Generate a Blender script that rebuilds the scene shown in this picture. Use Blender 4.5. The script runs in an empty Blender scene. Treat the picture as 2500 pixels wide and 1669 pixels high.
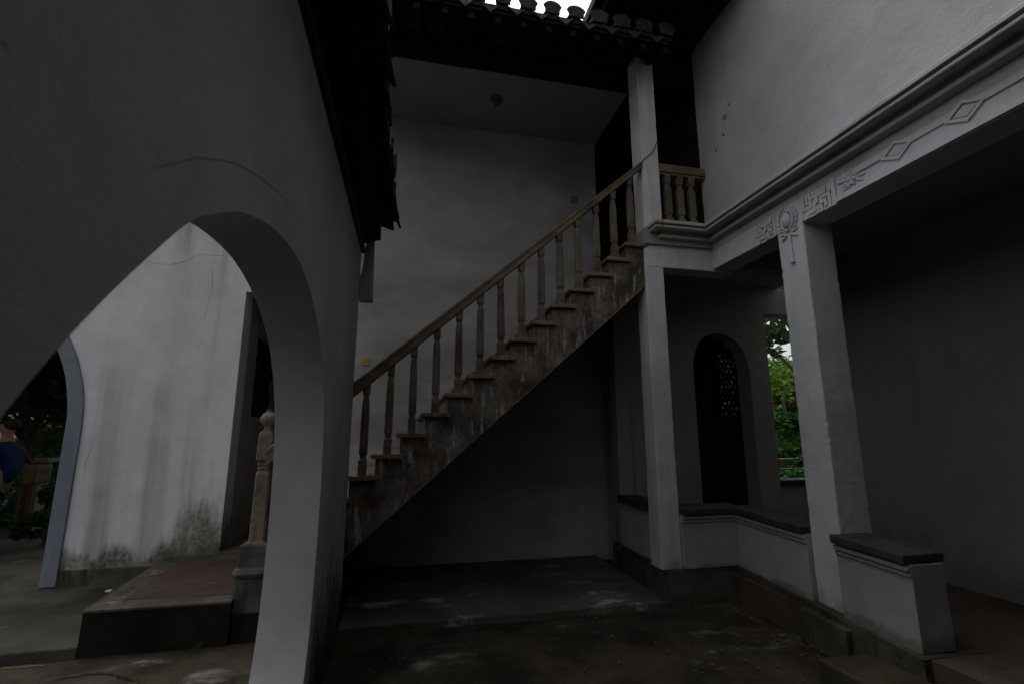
import bpy, bmesh, math, random
from mathutils import Vector, Matrix, noise

scene = bpy.context.scene
COL = scene.collection
PI = math.pi

# ------------------------------------------------------------------ camera
CAM_H = 1.6
cam_d = bpy.data.cameras.new('camera')
cam = bpy.data.objects.new('camera', cam_d)
COL.objects.link(cam)
p_, y_, r_ = 0.1859, 0.2145, -0.0018
cp, sp, cy, sy = math.cos(p_), math.sin(p_), math.cos(y_), math.sin(y_)
fwd = Vector((sy * cp, cy * cp, sp)); rgt = Vector((cy, -sy, 0)); upv = rgt.cross(fwd)
cr, sr = math.cos(r_), math.sin(r_)
rx = cr * rgt + sr * upv; ux = -sr * rgt + cr * upv
cam.matrix_world = Matrix(((rx.x, ux.x, -fwd.x, 0), (rx.y, ux.y, -fwd.y, 0), (rx.z, ux.z, -fwd.z, CAM_H), (0, 0, 0, 1)))
cam_d.sensor_width = 36.0
cam_d.lens = 36.0 * 1166.0 / 2500.0
cam_d.clip_start = 0.02
cam_d.clip_end = 500
cam_d.dof.use_dof = True
cam_d.dof.focus_distance = 5.0
cam_d.dof.aperture_fstop = 2.8
scene.camera = cam

# ------------------------------------------------------------------ sky, sun, exposure
SUN_EL, SUN_AZ = math.radians(68), math.radians(340)     # overcast: high, very soft
world = bpy.data.worlds.new('World'); scene.world = world; world.use_nodes = True
nt = world.node_tree; nt.nodes.clear()
sky = nt.nodes.new('ShaderNodeTexSky'); sky.sky_type = 'NISHITA'; sky.sun_disc = False
sky.sun_elevation = SUN_EL; sky.sun_rotation = SUN_AZ; sky.air_density = 1.0; sky.dust_density = 6.0; sky.ozone_density = 1.0
hs = nt.nodes.new('ShaderNodeHueSaturation'); hs.inputs['Saturation'].default_value = 0.15
bg = nt.nodes.new('ShaderNodeBackground'); bg.inputs['Strength'].default_value = 0.15
wo = nt.nodes.new('ShaderNodeOutputWorld')
nt.links.new(sky.outputs[0], hs.inputs['Color']); nt.links.new(hs.outputs[0], bg.inputs['Color']); nt.links.new(bg.outputs[0], wo.inputs[0])
sun_d = bpy.data.lights.new('sun', 'SUN'); sun_d.energy = 0.5; sun_d.angle = math.radians(60); sun_d.color = (1.0, 0.97, 0.93)
sun = bpy.data.objects.new('sun', sun_d); COL.objects.link(sun)
sdir = Vector((math.sin(SUN_AZ) * math.cos(SUN_EL), math.cos(SUN_AZ) * math.cos(SUN_EL), math.sin(SUN_EL)))
sun.rotation_euler = sdir.to_track_quat('Z', 'Y').to_euler()
scene.view_settings.view_transform = 'Standard'
scene.view_settings.look = 'None'
scene.view_settings.gamma = 1.0
scene.view_settings.use_curve_mapping = False
scene.view_settings.exposure = 0.55
scene.cycles.max_bounces = 8
scene.cycles.diffuse_bounces = 5

# ------------------------------------------------------------------ node helpers
def new_mat(name):
    m = bpy.data.materials.new(name); m.use_nodes = True
    t = m.node_tree; t.nodes.clear()
    out = t.nodes.new('ShaderNodeOutputMaterial'); b = t.nodes.new('ShaderNodeBsdfPrincipled')
    t.links.new(b.outputs[0], out.inputs[0])
    b.inputs['Specular IOR Level'].default_value = 0.08
    return m, t, b

def c4(c):
    return (c[0], c[1], c[2], 1.0)

class N:
    """small wrapper around a node tree"""
    def __init__(s, t):
        s.t = t
        s.geo = t.nodes.new('ShaderNodeNewGeometry')
        s.pos = s.geo.outputs['Position']
    def scaled(s, v):
        n = s.t.nodes.new('ShaderNodeVectorMath'); n.operation = 'MULTIPLY'
        s.t.links.new(s.pos, n.inputs[0]); n.inputs[1].default_value = v
        return n.outputs[0]
    def noise(s, scale, detail=4, rough=0.55, vec=None, dist=0.0):
        n = s.t.nodes.new('ShaderNodeTexNoise'); n.inputs['Scale'].default_value = scale
        n.inputs['Detail'].default_value = detail; n.inputs['Roughness'].default_value = rough; n.inputs['Distortion'].default_value = dist
        s.t.links.new(vec if vec is not None else s.pos, n.inputs['Vector'])
        return n.outputs['Fac']
    def ramp(s, f, a, b, lo=0.0, hi=1.0):
        n = s.t.nodes.new('ShaderNodeMapRange'); n.inputs['From Min'].default_value = a; n.inputs['From Max'].default_value = b
        n.inputs['To Min'].default_value = lo; n.inputs['To Max'].default_value = hi
        n.interpolation_type = 'SMOOTHSTEP'
        s.t.links.new(f, n.inputs['Value']); return n.outputs[0]
    def mix(s, f, a, b):
        n = s.t.nodes.new('ShaderNodeMix'); n.data_type = 'RGBA'
        if isinstance(f, float): n.inputs[0].default_value = f
        else: s.t.links.new(f, n.inputs[0])
        for i, c in ((6, a), (7, b)):
            if isinstance(c, tuple): n.inputs[i].default_value = c4(c)
            else: s.t.links.new(c, n.inputs[i])
        return n.outputs[2]
    def math(s, op, a, b=0.0):
        n = s.t.nodes.new('ShaderNodeMath'); n.operation = op
        for i, c in ((0, a), (1, b)):
            if isinstance(c, (int, float)): n.inputs[i].default_value = c
            else: s.t.links.new(c, n.inputs[i])
        return n.outputs[0]
    def z(s):
        n = s.t.nodes.new('ShaderNodeSeparateXYZ'); s.t.links.new(s.pos, n.inputs[0]); return n.outputs[2]
    def bump(s, b, h, strength=0.3, dist=0.01):
        n = s.t.nodes.new('ShaderNodeBump'); n.inputs['Strength'].default_value = strength; n.inputs['Distance'].default_value = dist
        s.t.links.new(h, n.inputs['Height']); s.t.links.new(n.outputs[0], b.inputs['Normal'])

PLASTER_TONE = 0.76      # even factor on all plaster colours, lowered to match the tones
def plaster(name, base, stain=(0.30, 0.30, 0.25), stain_amt=0.35, streak=(5, 5, 0.35), moss=None, moss_col=(0.07, 0.075, 0.035), moss_at=None,
            patch=None, patch_amt=0.0, speck=0.5, bump=0.25, smudge=None, smudge_vec=(1.1, 1.1, 3.2), smudge_amt=0.5, blob=None):
    base = tuple(c * PLASTER_TONE * q for c, q in zip(base, (0.99, 1.0, 1.015))); stain = tuple(c * PLASTER_TONE for c in stain)
    m, t, b = new_mat(name); n = N(t)
    big = n.noise(0.9, 6, 0.6)
    col = n.mix(n.ramp(big, 0.33, 0.68), tuple(c * 0.80 for c in base), base)
    mid = n.noise(4.5, 6, 0.65, None, 0.4)
    col = n.mix(n.ramp(mid, 0.40, 0.72, 0.0, 0.30), col, tuple(c * 0.68 for c in base))
    st = n.noise(1.0, 6, 0.62, n.scaled(streak))
    st2 = n.noise(0.55, 3)
    f = n.math('MULTIPLY', n.ramp(st, 0.44, 0.70, 0.0, stain_amt), n.ramp(st2, 0.33, 0.58))
    col = n.mix(f, col, stain)
    if smudge:
        sm = n.noise(1.0, 5, 0.58, n.scaled(smudge_vec), 0.15)
        col = n.mix(n.ramp(sm, 0.40, 0.74, 0.0, smudge_amt), col, tuple(c * PLASTER_TONE for c in smudge))
    if patch:
        pm = n.noise(2.2, 8, 0.66, None, 0.6)
        col = n.mix(n.ramp(pm, 0.55, 0.63, 0, patch_amt), col, patch)
    fine = n.noise(17, 6, 0.68)
    col = n.mix(n.ramp(fine, 0.52, 0.82, 0.0, 0.28), col, tuple(c * 0.55 for c in base))
    sp = n.noise(38, 2, 0.5)
    col = n.mix(n.ramp(sp, 0.74, 0.79, 0.0, speck), col, (0.12, 0.115, 0.10))
    if moss:
        z0, z1, amt = moss
        mn = n.noise(1.0, 8, 0.68, n.scaled((3.4, 3.4, 1.3)))
        hgt = n.math('SUBTRACT', n.ramp(n.z(), z0, z1, 1.0, 0.0), n.ramp(mn, 0.25, 0.78, 0.0, 0.95))
        f = n.ramp(hgt, -0.12, 0.55, 0.0, amt)
        if moss_at:      # the stain belongs to one part of the wall: along x, or along y
            ax, m0, m1 = moss_at
            sx = t.nodes.new('ShaderNodeSeparateXYZ'); t.links.new(n.pos, sx.inputs[0])
            f = n.math('MULTIPLY', f, n.ramp(sx.outputs[ax], m0, m1))
        grain = n.noise(22, 5, 0.7)
        f = n.math('MULTIPLY', f, n.ramp(grain, 0.2, 0.6, 0.45, 1.0))
        col = n.mix(f, col, n.mix(n.ramp(n.noise(5, 4), 0.4, 0.6), moss_col, tuple(c * 0.55 for c in moss_col)))
    if blob:             # one large damp patch: centre, radii, colour
        (bx, by, bz), (r0, r1), bcol, bamt = blob
        d = t.nodes.new('ShaderNodeVectorMath'); d.operation = 'DISTANCE'; t.links.new(n.pos, d.inputs[0]); d.inputs[1].default_value = (bx, by, bz)
        dd = n.math('ADD', d.outputs['Value'], n.ramp(n.noise(1.0, 7, 0.65, n.scaled((6, 6, 2.0))), 0.2, 0.8, -0.28, 0.28))
        col = n.mix(n.math('MULTIPLY', n.ramp(dd, r0, r1, bamt, 0.0), n.ramp(n.noise(20, 5, 0.7), 0.2, 0.6, 0.5, 1.0)), col, bcol)
    t.links.new(col, b.inputs['Base Color'])
    b.inputs['Roughness'].default_value = 0.88
    h = n.math('ADD', n.noise(55, 4, 0.7), n.math('MULTIPLY', n.noise(6, 5, 0.65), 3.0))
    n.bump(b, h, bump, 0.009)
    return m

def grime(name, c0, c1, c2, scale=3.0, streak=(6, 6, 1.2), rough=0.8, bump=0.5, t2=(0.52, 0.66), pale=None, pale_t=(0.6, 0.68), pale_scale=2.5, pale_vec=None):
    """stained stone, concrete or painted cement: two tones, streaks of a third, pale wear"""
    m, t, b = new_mat(name); n = N(t)
    col = n.mix(n.ramp(n.noise(scale, 6, 0.6), 0.33, 0.66), c0, c1)
    col = n.mix(n.ramp(n.noise(1.0, 6, 0.65, n.scaled(streak)), t2[0], t2[1]), col, c2)
    if pale:
        pn = n.noise(pale_scale, 8, 0.68, n.scaled(pale_vec) if pale_vec else None, 0.3)
        col = n.mix(n.ramp(pn, pale_t[0], pale_t[1], 0, 0.8), col, pale)
    fine = n.noise(60, 3, 0.6)
    col = n.mix(n.ramp(fine, 0.35, 0.75, 0.0, 0.35), col, tuple(c * 0.45 for c in c0))
    t.links.new(col, b.inputs['Base Color']); b.inputs['Roughness'].default_value = rough
    h = n.math('ADD', n.noise(30, 5, 0.7), n.math('MULTIPLY', n.noise(7, 4, 0.6), 2.0))
    n.bump(b, h, bump, 0.012)
    return m

def leaf_mat(name, a, b_, c):
    m, t, b = new_mat(name)
    oi = N(t)
    col = oi.mix(oi.ramp(oi.noise(1.3, 3), 0.35, 0.65), a, b_)
    col = oi.mix(oi.ramp(oi.noise(14, 2), 0.52, 0.7), col, c)
    t.links.new(col, b.inputs['Base Color']); b.inputs['Roughness'].default_value = 0.55
    tr = t.nodes.new('ShaderNodeBsdfTranslucent'); t.links.new(col, tr.inputs[0])
    ms = t.nodes.new('ShaderNodeMixShader'); ms.inputs[0].default_value = 0.3
    out = [x for x in t.nodes if x.type == 'OUTPUT_MATERIAL'][0]
    t.links.new(b.outputs[0], ms.inputs[1]); t.links.new(tr.outputs[0], ms.inputs[2]); t.links.new(ms.outputs[0], out.inputs[0])
    return m

M = {}
M['wall'] = plaster('aged_plaster', (0.60, 0.60, 0.61), stain_amt=0.30)
M['wall_upper'] = plaster('upper_plaster', (0.59, 0.59, 0.605), stain=(0.36, 0.36, 0.34), stain_amt=0.35, patch=(0.40, 0.39, 0.37), patch_amt=0.4, speck=0.8, bump=0.38, smudge=(0.40, 0.40, 0.40), smudge_vec=(0.9, 0.9, 1.2), smudge_amt=0.6, blob=((3.2, 4.35, 3.95), (0.1, 0.75), (0.33, 0.32, 0.30), 0.7))
M['wall_garden'] = plaster('garden_plaster', (0.84, 0.855, 0.86), stain=(0.36, 0.36, 0.29), stain_amt=0.85, streak=(3.4, 3.4, 0.13), moss=(0.22, 0.62, 0.9), moss_col=(0.085, 0.085, 0.05), blob=((-2.02, 6.0, 0.33), (0.18, 0.62), (0.085, 0.09, 0.035), 0.9), bump=0.35)
M['wall_hall'] = plaster('hall_plaster', (0.50, 0.495, 0.49), stain=(0.24, 0.22, 0.19), stain_amt=0.5, streak=(0.7, 0.7, 2.6), smudge=(0.20, 0.185, 0.165), smudge_amt=0.55, smudge_vec=(0.75, 0.75, 1.9), bump=0.35, blob=((2.2, 6.1, 0.1), (0.1, 0.8), (0.5, 0.5, 0.5), 0.5))
M['wall_arch'] = plaster('arch_plaster', (0.49, 0.49, 0.50), stain_amt=0.15, moss=(0.0, 0.95, 0.95), moss_col=(0.035, 0.035, 0.02), moss_at=(0, -0.478, -0.471), blob=((-0.47, 3.75, 0.1), (0.25, 0.75), (0.02, 0.02, 0.012), 0.9), bump=0.12)
M['column'] = plaster('column_plaster', (0.80, 0.80, 0.815), stain=(0.36, 0.34, 0.31), stain_amt=0.35, streak=(9, 9, 0.5), moss=(0.25, 0.55, 0.5))
M['parapet'] = plaster('parapet_plaster', (0.47, 0.47, 0.485), stain=(0.30, 0.30, 0.28), stain_amt=0.3, moss=(0.28, 0.42, 0.6))
M['inner'] = plaster('veranda_plaster', (0.40, 0.385, 0.37), stain=(0.25, 0.22, 0.19), stain_amt=0.4, moss=(0.2, 1.0, 0.4), moss_col=(0.15, 0.13, 0.11))
M['ceil'] = plaster('ceiling_plaster', (0.42, 0.41, 0.39), stain=(0.28, 0.26, 0.22), stain_amt=0.2, speck=0.2)
M['cornice'] = plaster('cornice_plaster', (0.60, 0.60, 0.58), stain=(0.28, 0.28, 0.22), stain_amt=0.55, streak=(2, 2, 9), patch=(0.22, 0.21, 0.16), patch_amt=0.5)
M['band'] = plaster('blue_grey_band', (0.25, 0.275, 0.32), stain=(0.36, 0.39, 0.43), stain_amt=0.6, streak=(6, 6, 1.2), speck=0.3)
M['cap'] = grime('dark_cap', (0.038, 0.038, 0.038), (0.062, 0.06, 0.058), (0.028, 0.028, 0.026), rough=0.7, bump=0.3)
M['plinth'] = grime('mossy_plinth', (0.045, 0.042, 0.032), (0.10, 0.095, 0.075), (0.035, 0.033, 0.025), pale=(0.2, 0.19, 0.165), pale_t=(0.62, 0.72))
M['floor'] = grime('courtyard_concrete', (0.02, 0.017, 0.013), (0.058, 0.048, 0.037), (0.042, 0.038, 0.019), scale=2.2, streak=(1.6, 2.2, 1.2), pale=(0.26, 0.24, 0.21), pale_t=(0.56, 0.72), pale_scale=1.0, pale_vec=(1.3, 2.1, 1), rough=0.7)
M['slab'] = grime('recess_slab', (0.06, 0.056, 0.048), (0.115, 0.108, 0.096), (0.045, 0.041, 0.032), scale=1.2, streak=(1.0, 2.2, 1.0), pale=(0.46, 0.455, 0.44), pale_t=(0.555, 0.68), pale_scale=1.0, pale_vec=(1.3, 3.2, 1), rough=0.7)
M['terrace'] = grime('terrace_concrete', (0.038, 0.034, 0.028), (0.07, 0.065, 0.056), (0.032, 0.032, 0.015), scale=1.4, streak=(1.5, 1.5, 1.5), pale=(0.105, 0.098, 0.088), pale_scale=2.0, rough=0.85)
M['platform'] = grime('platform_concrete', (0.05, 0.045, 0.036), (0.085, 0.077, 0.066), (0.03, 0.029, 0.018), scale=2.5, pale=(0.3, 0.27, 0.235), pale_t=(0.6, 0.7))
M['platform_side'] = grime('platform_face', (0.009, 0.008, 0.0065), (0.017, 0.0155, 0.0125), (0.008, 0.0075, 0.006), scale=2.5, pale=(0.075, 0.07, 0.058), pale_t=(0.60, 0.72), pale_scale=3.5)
M['red_cement'] = grime('red_cement', (0.05, 0.034, 0.026), (0.068, 0.048, 0.038), (0.042, 0.036, 0.03), scale=1.2, streak=(2, 2, 2), pale=(0.14, 0.11, 0.09), pale_t=(0.6, 0.75))
M['stair'] = grime('stair_stained', (0.062, 0.05, 0.04), (0.20, 0.175, 0.15), (0.13, 0.07, 0.045), scale=4.0, streak=(9, 9, 1.7), t2=(0.51, 0.67), pale=(0.50, 0.485, 0.46), pale_t=(0.53, 0.68), pale_scale=1.0, pale_vec=(17, 17, 3.2), bump=0.9)
M['tread'] = grime('tread_cement', (0.15, 0.105, 0.075), (0.25, 0.20, 0.155), (0.09, 0.07, 0.05), scale=5, pale=(0.32, 0.28, 0.23), pale_t=(0.62, 0.72), pale_scale=9)
M['baluster'] = grime('baluster_cement', (0.105, 0.08, 0.058), (0.175, 0.142, 0.106), (0.08, 0.054, 0.037), scale=4, streak=(14, 14, 3), pale=(0.36, 0.34, 0.30), pale_t=(0.64, 0.72), pale_scale=1.0, pale_vec=(40, 40, 14))
M['rail'] = grime('rail_cement', (0.115, 0.086, 0.06), (0.19, 0.148, 0.105), (0.075, 0.058, 0.04), scale=3, streak=(3, 3, 3), pale=(0.33, 0.29, 0.23), pale_t=(0.66, 0.75), pale_scale=6)
M['newel'] = grime('newel_stone', (0.12, 0.092, 0.07), (0.185, 0.146, 0.114), (0.065, 0.056, 0.047), scale=5, streak=(14, 14, 5), pale=(0.4, 0.38, 0.35), pale_t=(0.66, 0.74), pale_scale=12)
M['pedestal'] = grime('black_pedestal', (0.05, 0.048, 0.045), (0.10, 0.095, 0.09), (0.035, 0.033, 0.03), scale=5, pale=(0.34, 0.34, 0.33), pale_t=(0.62, 0.7), pale_scale=5)
M['wood'] = grime('dark_wood', (0.030, 0.022, 0.017), (0.05, 0.038, 0.028), (0.022, 0.017, 0.013), scale=4, streak=(8, 8, 8), rough=0.75, bump=0.3)
M['black_wood'] = grime('shade_black_wood', (0.018, 0.014, 0.012), (0.028, 0.022, 0.018), (0.014, 0.011, 0.01), scale=4, streak=(8, 8, 8), rough=0.8, bump=0.3)  # near-black wood: the shade under eaves and inside the landing is in this colour
M['tile'] = grime('roof_tile_clay', (0.03, 0.03, 0.028), (0.06, 0.058, 0.052), (0.065, 0.06, 0.035), scale=6, streak=(7, 7, 7), rough=0.85, pale=(0.17, 0.165, 0.13), pale_t=(0.64, 0.75), pale_scale=9)
M['step'] = grime('step_stone', (0.04, 0.033, 0.024), (0.07, 0.06, 0.046), (0.048, 0.045, 0.02), scale=2.5, pale=(0.2, 0.185, 0.15), pale_t=(0.66, 0.75))
M['vfloor'] = grime('veranda_floor', (0.06, 0.045, 0.034), (0.095, 0.075, 0.058), (0.05, 0.045, 0.03), scale=2.0, rough=0.8)
M['crack'] = grime('crack_dark', (0.06, 0.058, 0.055), (0.10, 0.097, 0.09), (0.05, 0.047, 0.04))
M['crack_soft'] = grime('crack_soft', (0.17, 0.17, 0.165), (0.24, 0.24, 0.235), (0.15, 0.15, 0.145))
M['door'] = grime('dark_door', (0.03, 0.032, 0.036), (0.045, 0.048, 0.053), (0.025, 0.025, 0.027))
M['litter'] = leaf_mat('dry_litter', (0.10, 0.05, 0.025), (0.16, 0.10, 0.05), (0.22, 0.19, 0.14))
M['leaf_dark'] = leaf_mat('leaf_dark', (0.018, 0.04, 0.012), (0.035, 0.07, 0.02), (0.05, 0.09, 0.03))
M['leaf_mid'] = leaf_mat('leaf_mid', (0.045, 0.11, 0.02), (0.08, 0.16, 0.03), (0.13, 0.19, 0.05))
M['leaf_light'] = leaf_mat('leaf_light', (0.08, 0.17, 0.025), (0.12, 0.21, 0.035), (0.17, 0.24, 0.05))
M['leaf_deep'] = leaf_mat('leaf_deep', (0.02, 0.08, 0.015), (0.03, 0.11, 0.02), (0.06, 0.13, 0.03))
M['leaf_yellow'] = leaf_mat('leaf_yellow', (0.14, 0.15, 0.02), (0.2, 0.19, 0.03), (0.1, 0.13, 0.02))
M['bark'] = grime('bark', (0.06, 0.04, 0.03), (0.10, 0.065, 0.05), (0.04, 0.03, 0.022), scale=8, streak=(20, 20, 3), bump=0.8)
M['bark_red'] = grime('bark_red', (0.032, 0.016, 0.012), (0.05, 0.026, 0.02), (0.02, 0.012, 0.01), scale=8, streak=(20, 20, 3), bump=0.8)
def plain(name, c, rough=0.7, metal=0.0):
    m, t, b = new_mat(name); n = N(t)
    t.links.new(n.mix(n.ramp(n.noise(25, 4), 0.35, 0.7), tuple(v * 0.82 for v in c), c), b.inputs['Base Color'])
    b.inputs['Roughness'].default_value = rough; b.inputs['Metallic'].default_value = metal
    return m
M['switch'] = plain('yellowed_plastic', (0.42, 0.30, 0.12), 0.5)
M['switch2'] = plain('yellowed_rocker', (0.34, 0.25, 0.11), 0.5)
M['rust'] = plain('rust_stain', (0.50, 0.15, 0.02), 0.9)
M['lamp'] = plain('tarnished_lamp', (0.10, 0.095, 0.085), 0.5)
M['box'] = plain('dull_box', (0.17, 0.16, 0.14), 0.7)
M['cable'] = plain('black_cable', (0.03, 0.03, 0.03), 0.6)
M['skin'] = plain('skin', (0.20, 0.115, 0.08), 0.6)
M['hair'] = plain('black_hair', (0.015, 0.013, 0.012), 0.5)
M['jacket'] = plain('blue_cloth', (0.005, 0.02, 0.058), 0.85)
M['shoe'] = plain('dark_red_shoe', (0.12, 0.02, 0.02), 0.6)
M['bag'] = plain('brown_leather', (0.05, 0.032, 0.02), 0.6)
M['white_stone'] = plain('pale_stone', (0.14, 0.14, 0.13), 0.8)
M['paper'] = plain('pale_scrap', (0.6, 0.58, 0.5), 0.8)
M['straw'] = plain('yellow_straw', (0.22, 0.17, 0.05), 0.8)
m, t, b = new_mat('patterned_cloth'); n = N(t)
v = t.nodes.new('ShaderNodeTexVoronoi'); v.inputs['Scale'].default_value = 22; t.links.new(n.pos, v.inputs['Vector'])
t.links.new(n.mix(n.ramp(v.outputs['Distance'], 0.25, 0.5), (0.24, 0.24, 0.26), (0.03, 0.03, 0.035)), b.inputs['Base Color']); b.inputs['Roughness'].default_value = 0.9
M['trousers'] = m

# ------------------------------------------------------------------ object helpers
def thing(name, label, cat, loc=(0, 0, 0), group=None):
    o = bpy.data.objects.new(name, None); COL.objects.link(o); o.location = loc
    o.empty_display_size = 0.1
    tag(o, label, cat, group)
    return o
def tag(o, label, cat, group=None):
    o['label'] = label; o['category'] = cat
    if group: o['group'] = group
    return o
def world_loc(o):
    v = Vector((0, 0, 0))
    while o: v += o.location; o = o.parent
    return v
def link(name, me, mat, parent=None, world=True):
    """vertices given in world coordinates unless world=False"""
    o = bpy.data.objects.new(name, me); COL.objects.link(o)
    if mat is not None and not me.materials: me.materials.append(mat)
    if parent is not None:
        o.parent = parent
        if world: o.location = -world_loc(parent)
    return o
def struct(o):
    o['kind'] = 'structure'; return o
def finish(bm, name, mat, parent=None, bev=0.0, jit=0.0, jscale=3.0, smooth=False, seed=0.0, world=True, segs=2):
    bmesh.ops.remove_doubles(bm, verts=bm.verts, dist=1e-5)
    bmesh.ops.recalc_face_normals(bm, faces=bm.faces)
    if bev > 0:
        es = [e for e in bm.edges if len(e.link_faces) == 2 and e.calc_face_angle(0) > 0.5]
        if es: bmesh.ops.bevel(bm, geom=es, offset=bev, segments=segs, profile=0.5, affect='EDGES', clamp_overlap=True)
    if jit > 0:
        for v in bm.verts:
            v.co += noise.noise_vector(v.co * jscale + Vector((seed, seed * 1.7, 3.1))) * jit + noise.noise_vector(v.co * jscale * 5 + Vector((seed, 1.3, 0))) * jit * 0.5
    me = bpy.data.meshes.new(name); bm.to_mesh(me); bm.free()
    if smooth:
        for f in me.polygons: f.use_smooth = True
    return link(name, me, mat, parent, world)
def cuts(bm, cell, maxn=110):
    lo = Vector((min(v.co[i] for v in bm.verts) for i in range(3))); hi = Vector((max(v.co[i] for v in bm.verts) for i in range(3)))
    for i in range(3):
        nn = min(maxn, int((hi[i] - lo[i]) / cell))
        for k in range(1, nn + 1):
            co = lo.copy(); co[i] = lo[i] + (hi[i] - lo[i]) * k / (nn + 1)
            nrm = Vector((0, 0, 0)); nrm[i] = 1
            bmesh.ops.bisect_plane(bm, geom=bm.verts[:] + bm.edges[:] + bm.faces[:], plane_co=co, plane_no=nrm)
def bm_box(bm, x0, x1, y0, y1, z0, z1):
    vs = [bm.verts.new(c) for c in ((x0, y0, z0), (x1, y0, z0), (x1, y1, z0), (x0, y1, z0), (x0, y0, z1), (x1, y0, z1), (x1, y1, z1), (x0, y1, z1))]
    for f in ((0, 3, 2, 1), (4, 5, 6, 7), (0, 1, 5, 4), (1, 2, 6, 5), (2, 3, 7, 6), (3, 0, 4, 7)):
        bm.faces.new([vs[i] for i in f])
    return vs
def rbox(name, b, mat, parent=None, bev=0.008, cell=0.12, jit=0.003, seed=0.0, jscale=3.0, chip=0.0):
    bm = bmesh.new(); bm_box(bm, *b)
    if cell: cuts(bm, cell)
    if chip:             # knocked corners along the upright edges
        cx_, cy_ = (b[0] + b[1]) / 2, (b[2] + b[3]) / 2
        for v in bm.verts:
            if min(abs(v.co.x - b[0]), abs(v.co.x - b[1])) < 1e-4 and min(abs(v.co.y - b[2]), abs(v.co.y - b[3])) < 1e-4:
                k = max(0.0, noise.noise(Vector((v.co.x * 7 + seed, v.co.y * 7, v.co.z * 23))) - 0.22) * chip
                v.co.x += (cx_ - v.co.x) / abs(cx_ - v.co.x) * k; v.co.y += (cy_ - v.co.y) / abs(cy_ - v.co.y) * k
    return finish(bm, name, mat, parent, bev, jit, jscale, seed=seed)
def box8(bm, pts):
    """hexahedron from bottom ring of 4 then top ring of 4"""
    vs = [bm.verts.new(c) for c in pts]
    for f in ((0, 3, 2, 1), (4, 5, 6, 7), (0, 1, 5, 4), (1, 2, 6, 5), (2, 3, 7, 6), (3, 0, 4, 7)):
        bm.faces.new([vs[i] for i in f])
def prism(bm, poly, axis, a, b):
    """extrude a 2-D polygon along axis from a to b; poly is (y,z) for x, (x,z) for y, (x,y) for z"""
    def P(p, t):
        return {'x': (t, p[0], p[1]), 'y': (p[0], t, p[1]), 'z': (p[0], p[1], t)}[axis]
    A = [bm.verts.new(P(p, a)) for p in poly]; B = [bm.verts.new(P(p, b)) for p in poly]
    n_ = len(poly)
    bm.faces.new(A); bm.faces.new(B[::-1])
    for i in range(n_):
        j = (i + 1) % n_
        bm.faces.new((A[j], A[i], B[i], B[j]))
def tube(bm, pts, rad, n_=8, cap=True):
    pts = [Vector(p) for p in pts]
    rad = rad if isinstance(rad, (list, tuple)) else [rad] * len(pts)
    rings = []
    prev = None
    for i, p in enumerate(pts):
        d = (pts[min(i + 1, len(pts) - 1)] - pts[max(i - 1, 0)]).normalized()
        ref = prev if prev is not None else (Vector((0, 0, 1)) if abs(d.z) < 0.9 else Vector((1, 0, 0)))
        u = d.cross(ref).normalized(); w = u.cross(d).normalized(); prev = w
        rings.append([bm.verts.new(p + (u * math.cos(2 * PI * k / n_) + w * math.sin(2 * PI * k / n_)) * rad[i]) for k in range(n_)])
    for a, b2 in zip(rings, rings[1:]):
        for k in range(n_):
            bm.faces.new((a[k], a[(k + 1) % n_], b2[(k + 1) % n_], b2[k]))
    if cap:
        bm.faces.new(rings[0][::-1]); bm.faces.new(rings[-1])
def loft(bm, secs, cx=0.0, cy_=0.0):
    """stack of chamfered squares: (z, half width, chamfer)"""
    rings = []
    for z, h, c in secs:
        c = min(c, h * 0.9)
        pts = [(h - c, -h), (h, -h + c), (h, h - c), (h - c, h), (-h + c, h), (-h, h - c), (-h, -h + c), (-h + c, -h)]
        rings.append([bm.verts.new((cx + p[0], cy_ + p[1], z)) for p in pts])
    for a, b2 in zip(rings, rings[1:]):
        for k in range(8): bm.faces.new((a[k], a[(k + 1) % 8], b2[(k + 1) % 8], b2[k]))
    bm.faces.new(rings[0][::-1]); bm.faces.new(rings[-1])
def lathe(bm, prof, cx, cy_, n_=24):
    rings = [[bm.verts.new((cx + r * math.cos(2 * PI * k / n_), cy_ + r * math.sin(2 * PI * k / n_), z)) for k in range(n_)] for r, z in prof]
    for a, b2 in zip(rings, rings[1:]):
        for k in range(n_): bm.faces.new((a[k], a[(k + 1) % n_], b2[(k + 1) % n_], b2[k]))
    bm.faces.new(rings[0][::-1]); bm.faces.new(rings[-1])

# ================================================================== SETTING
# ground to the horizon, courtyard floor, terrace, recess slab
bm = bmesh.new(); bm_box(bm, -150, 150, -150, 150, -0.3, -0.02)
struct(finish(bm, 'ground', M['terrace']))
bm = bmesh.new()
nx, ny = 76, 76
gv = [[bm.verts.new((-6 + 12.0 * i / nx, -4 + 9.2 * j / ny, 0.006 * noise.noise(Vector((i * 0.35, j * 0.3, 0))) + 0.004 * noise.noise(Vector((i * 1.1, j * 1.3, 4))))) for j in range(ny + 1)] for i in range(nx + 1)]
for i in range(nx):
    for j in range(ny): bm.faces.new((gv[i][j], gv[i + 1][j], gv[i + 1][j + 1], gv[i][j + 1]))
struct(finish(bm, 'courtyard_floor', M['floor'], smooth=True))
struct(rbox('terrace', (-14, -2.262, 4.37, 16, -0.05, 0.08), M['terrace'], bev=0.012, cell=0.35, jit=0.008))
struct(rbox('recess_floor', (-0.49, 2.43, 4.37, 6.2, -0.05, 0.062), M['slab'], bev=0.01, cell=0.2, jit=0.004))

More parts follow.
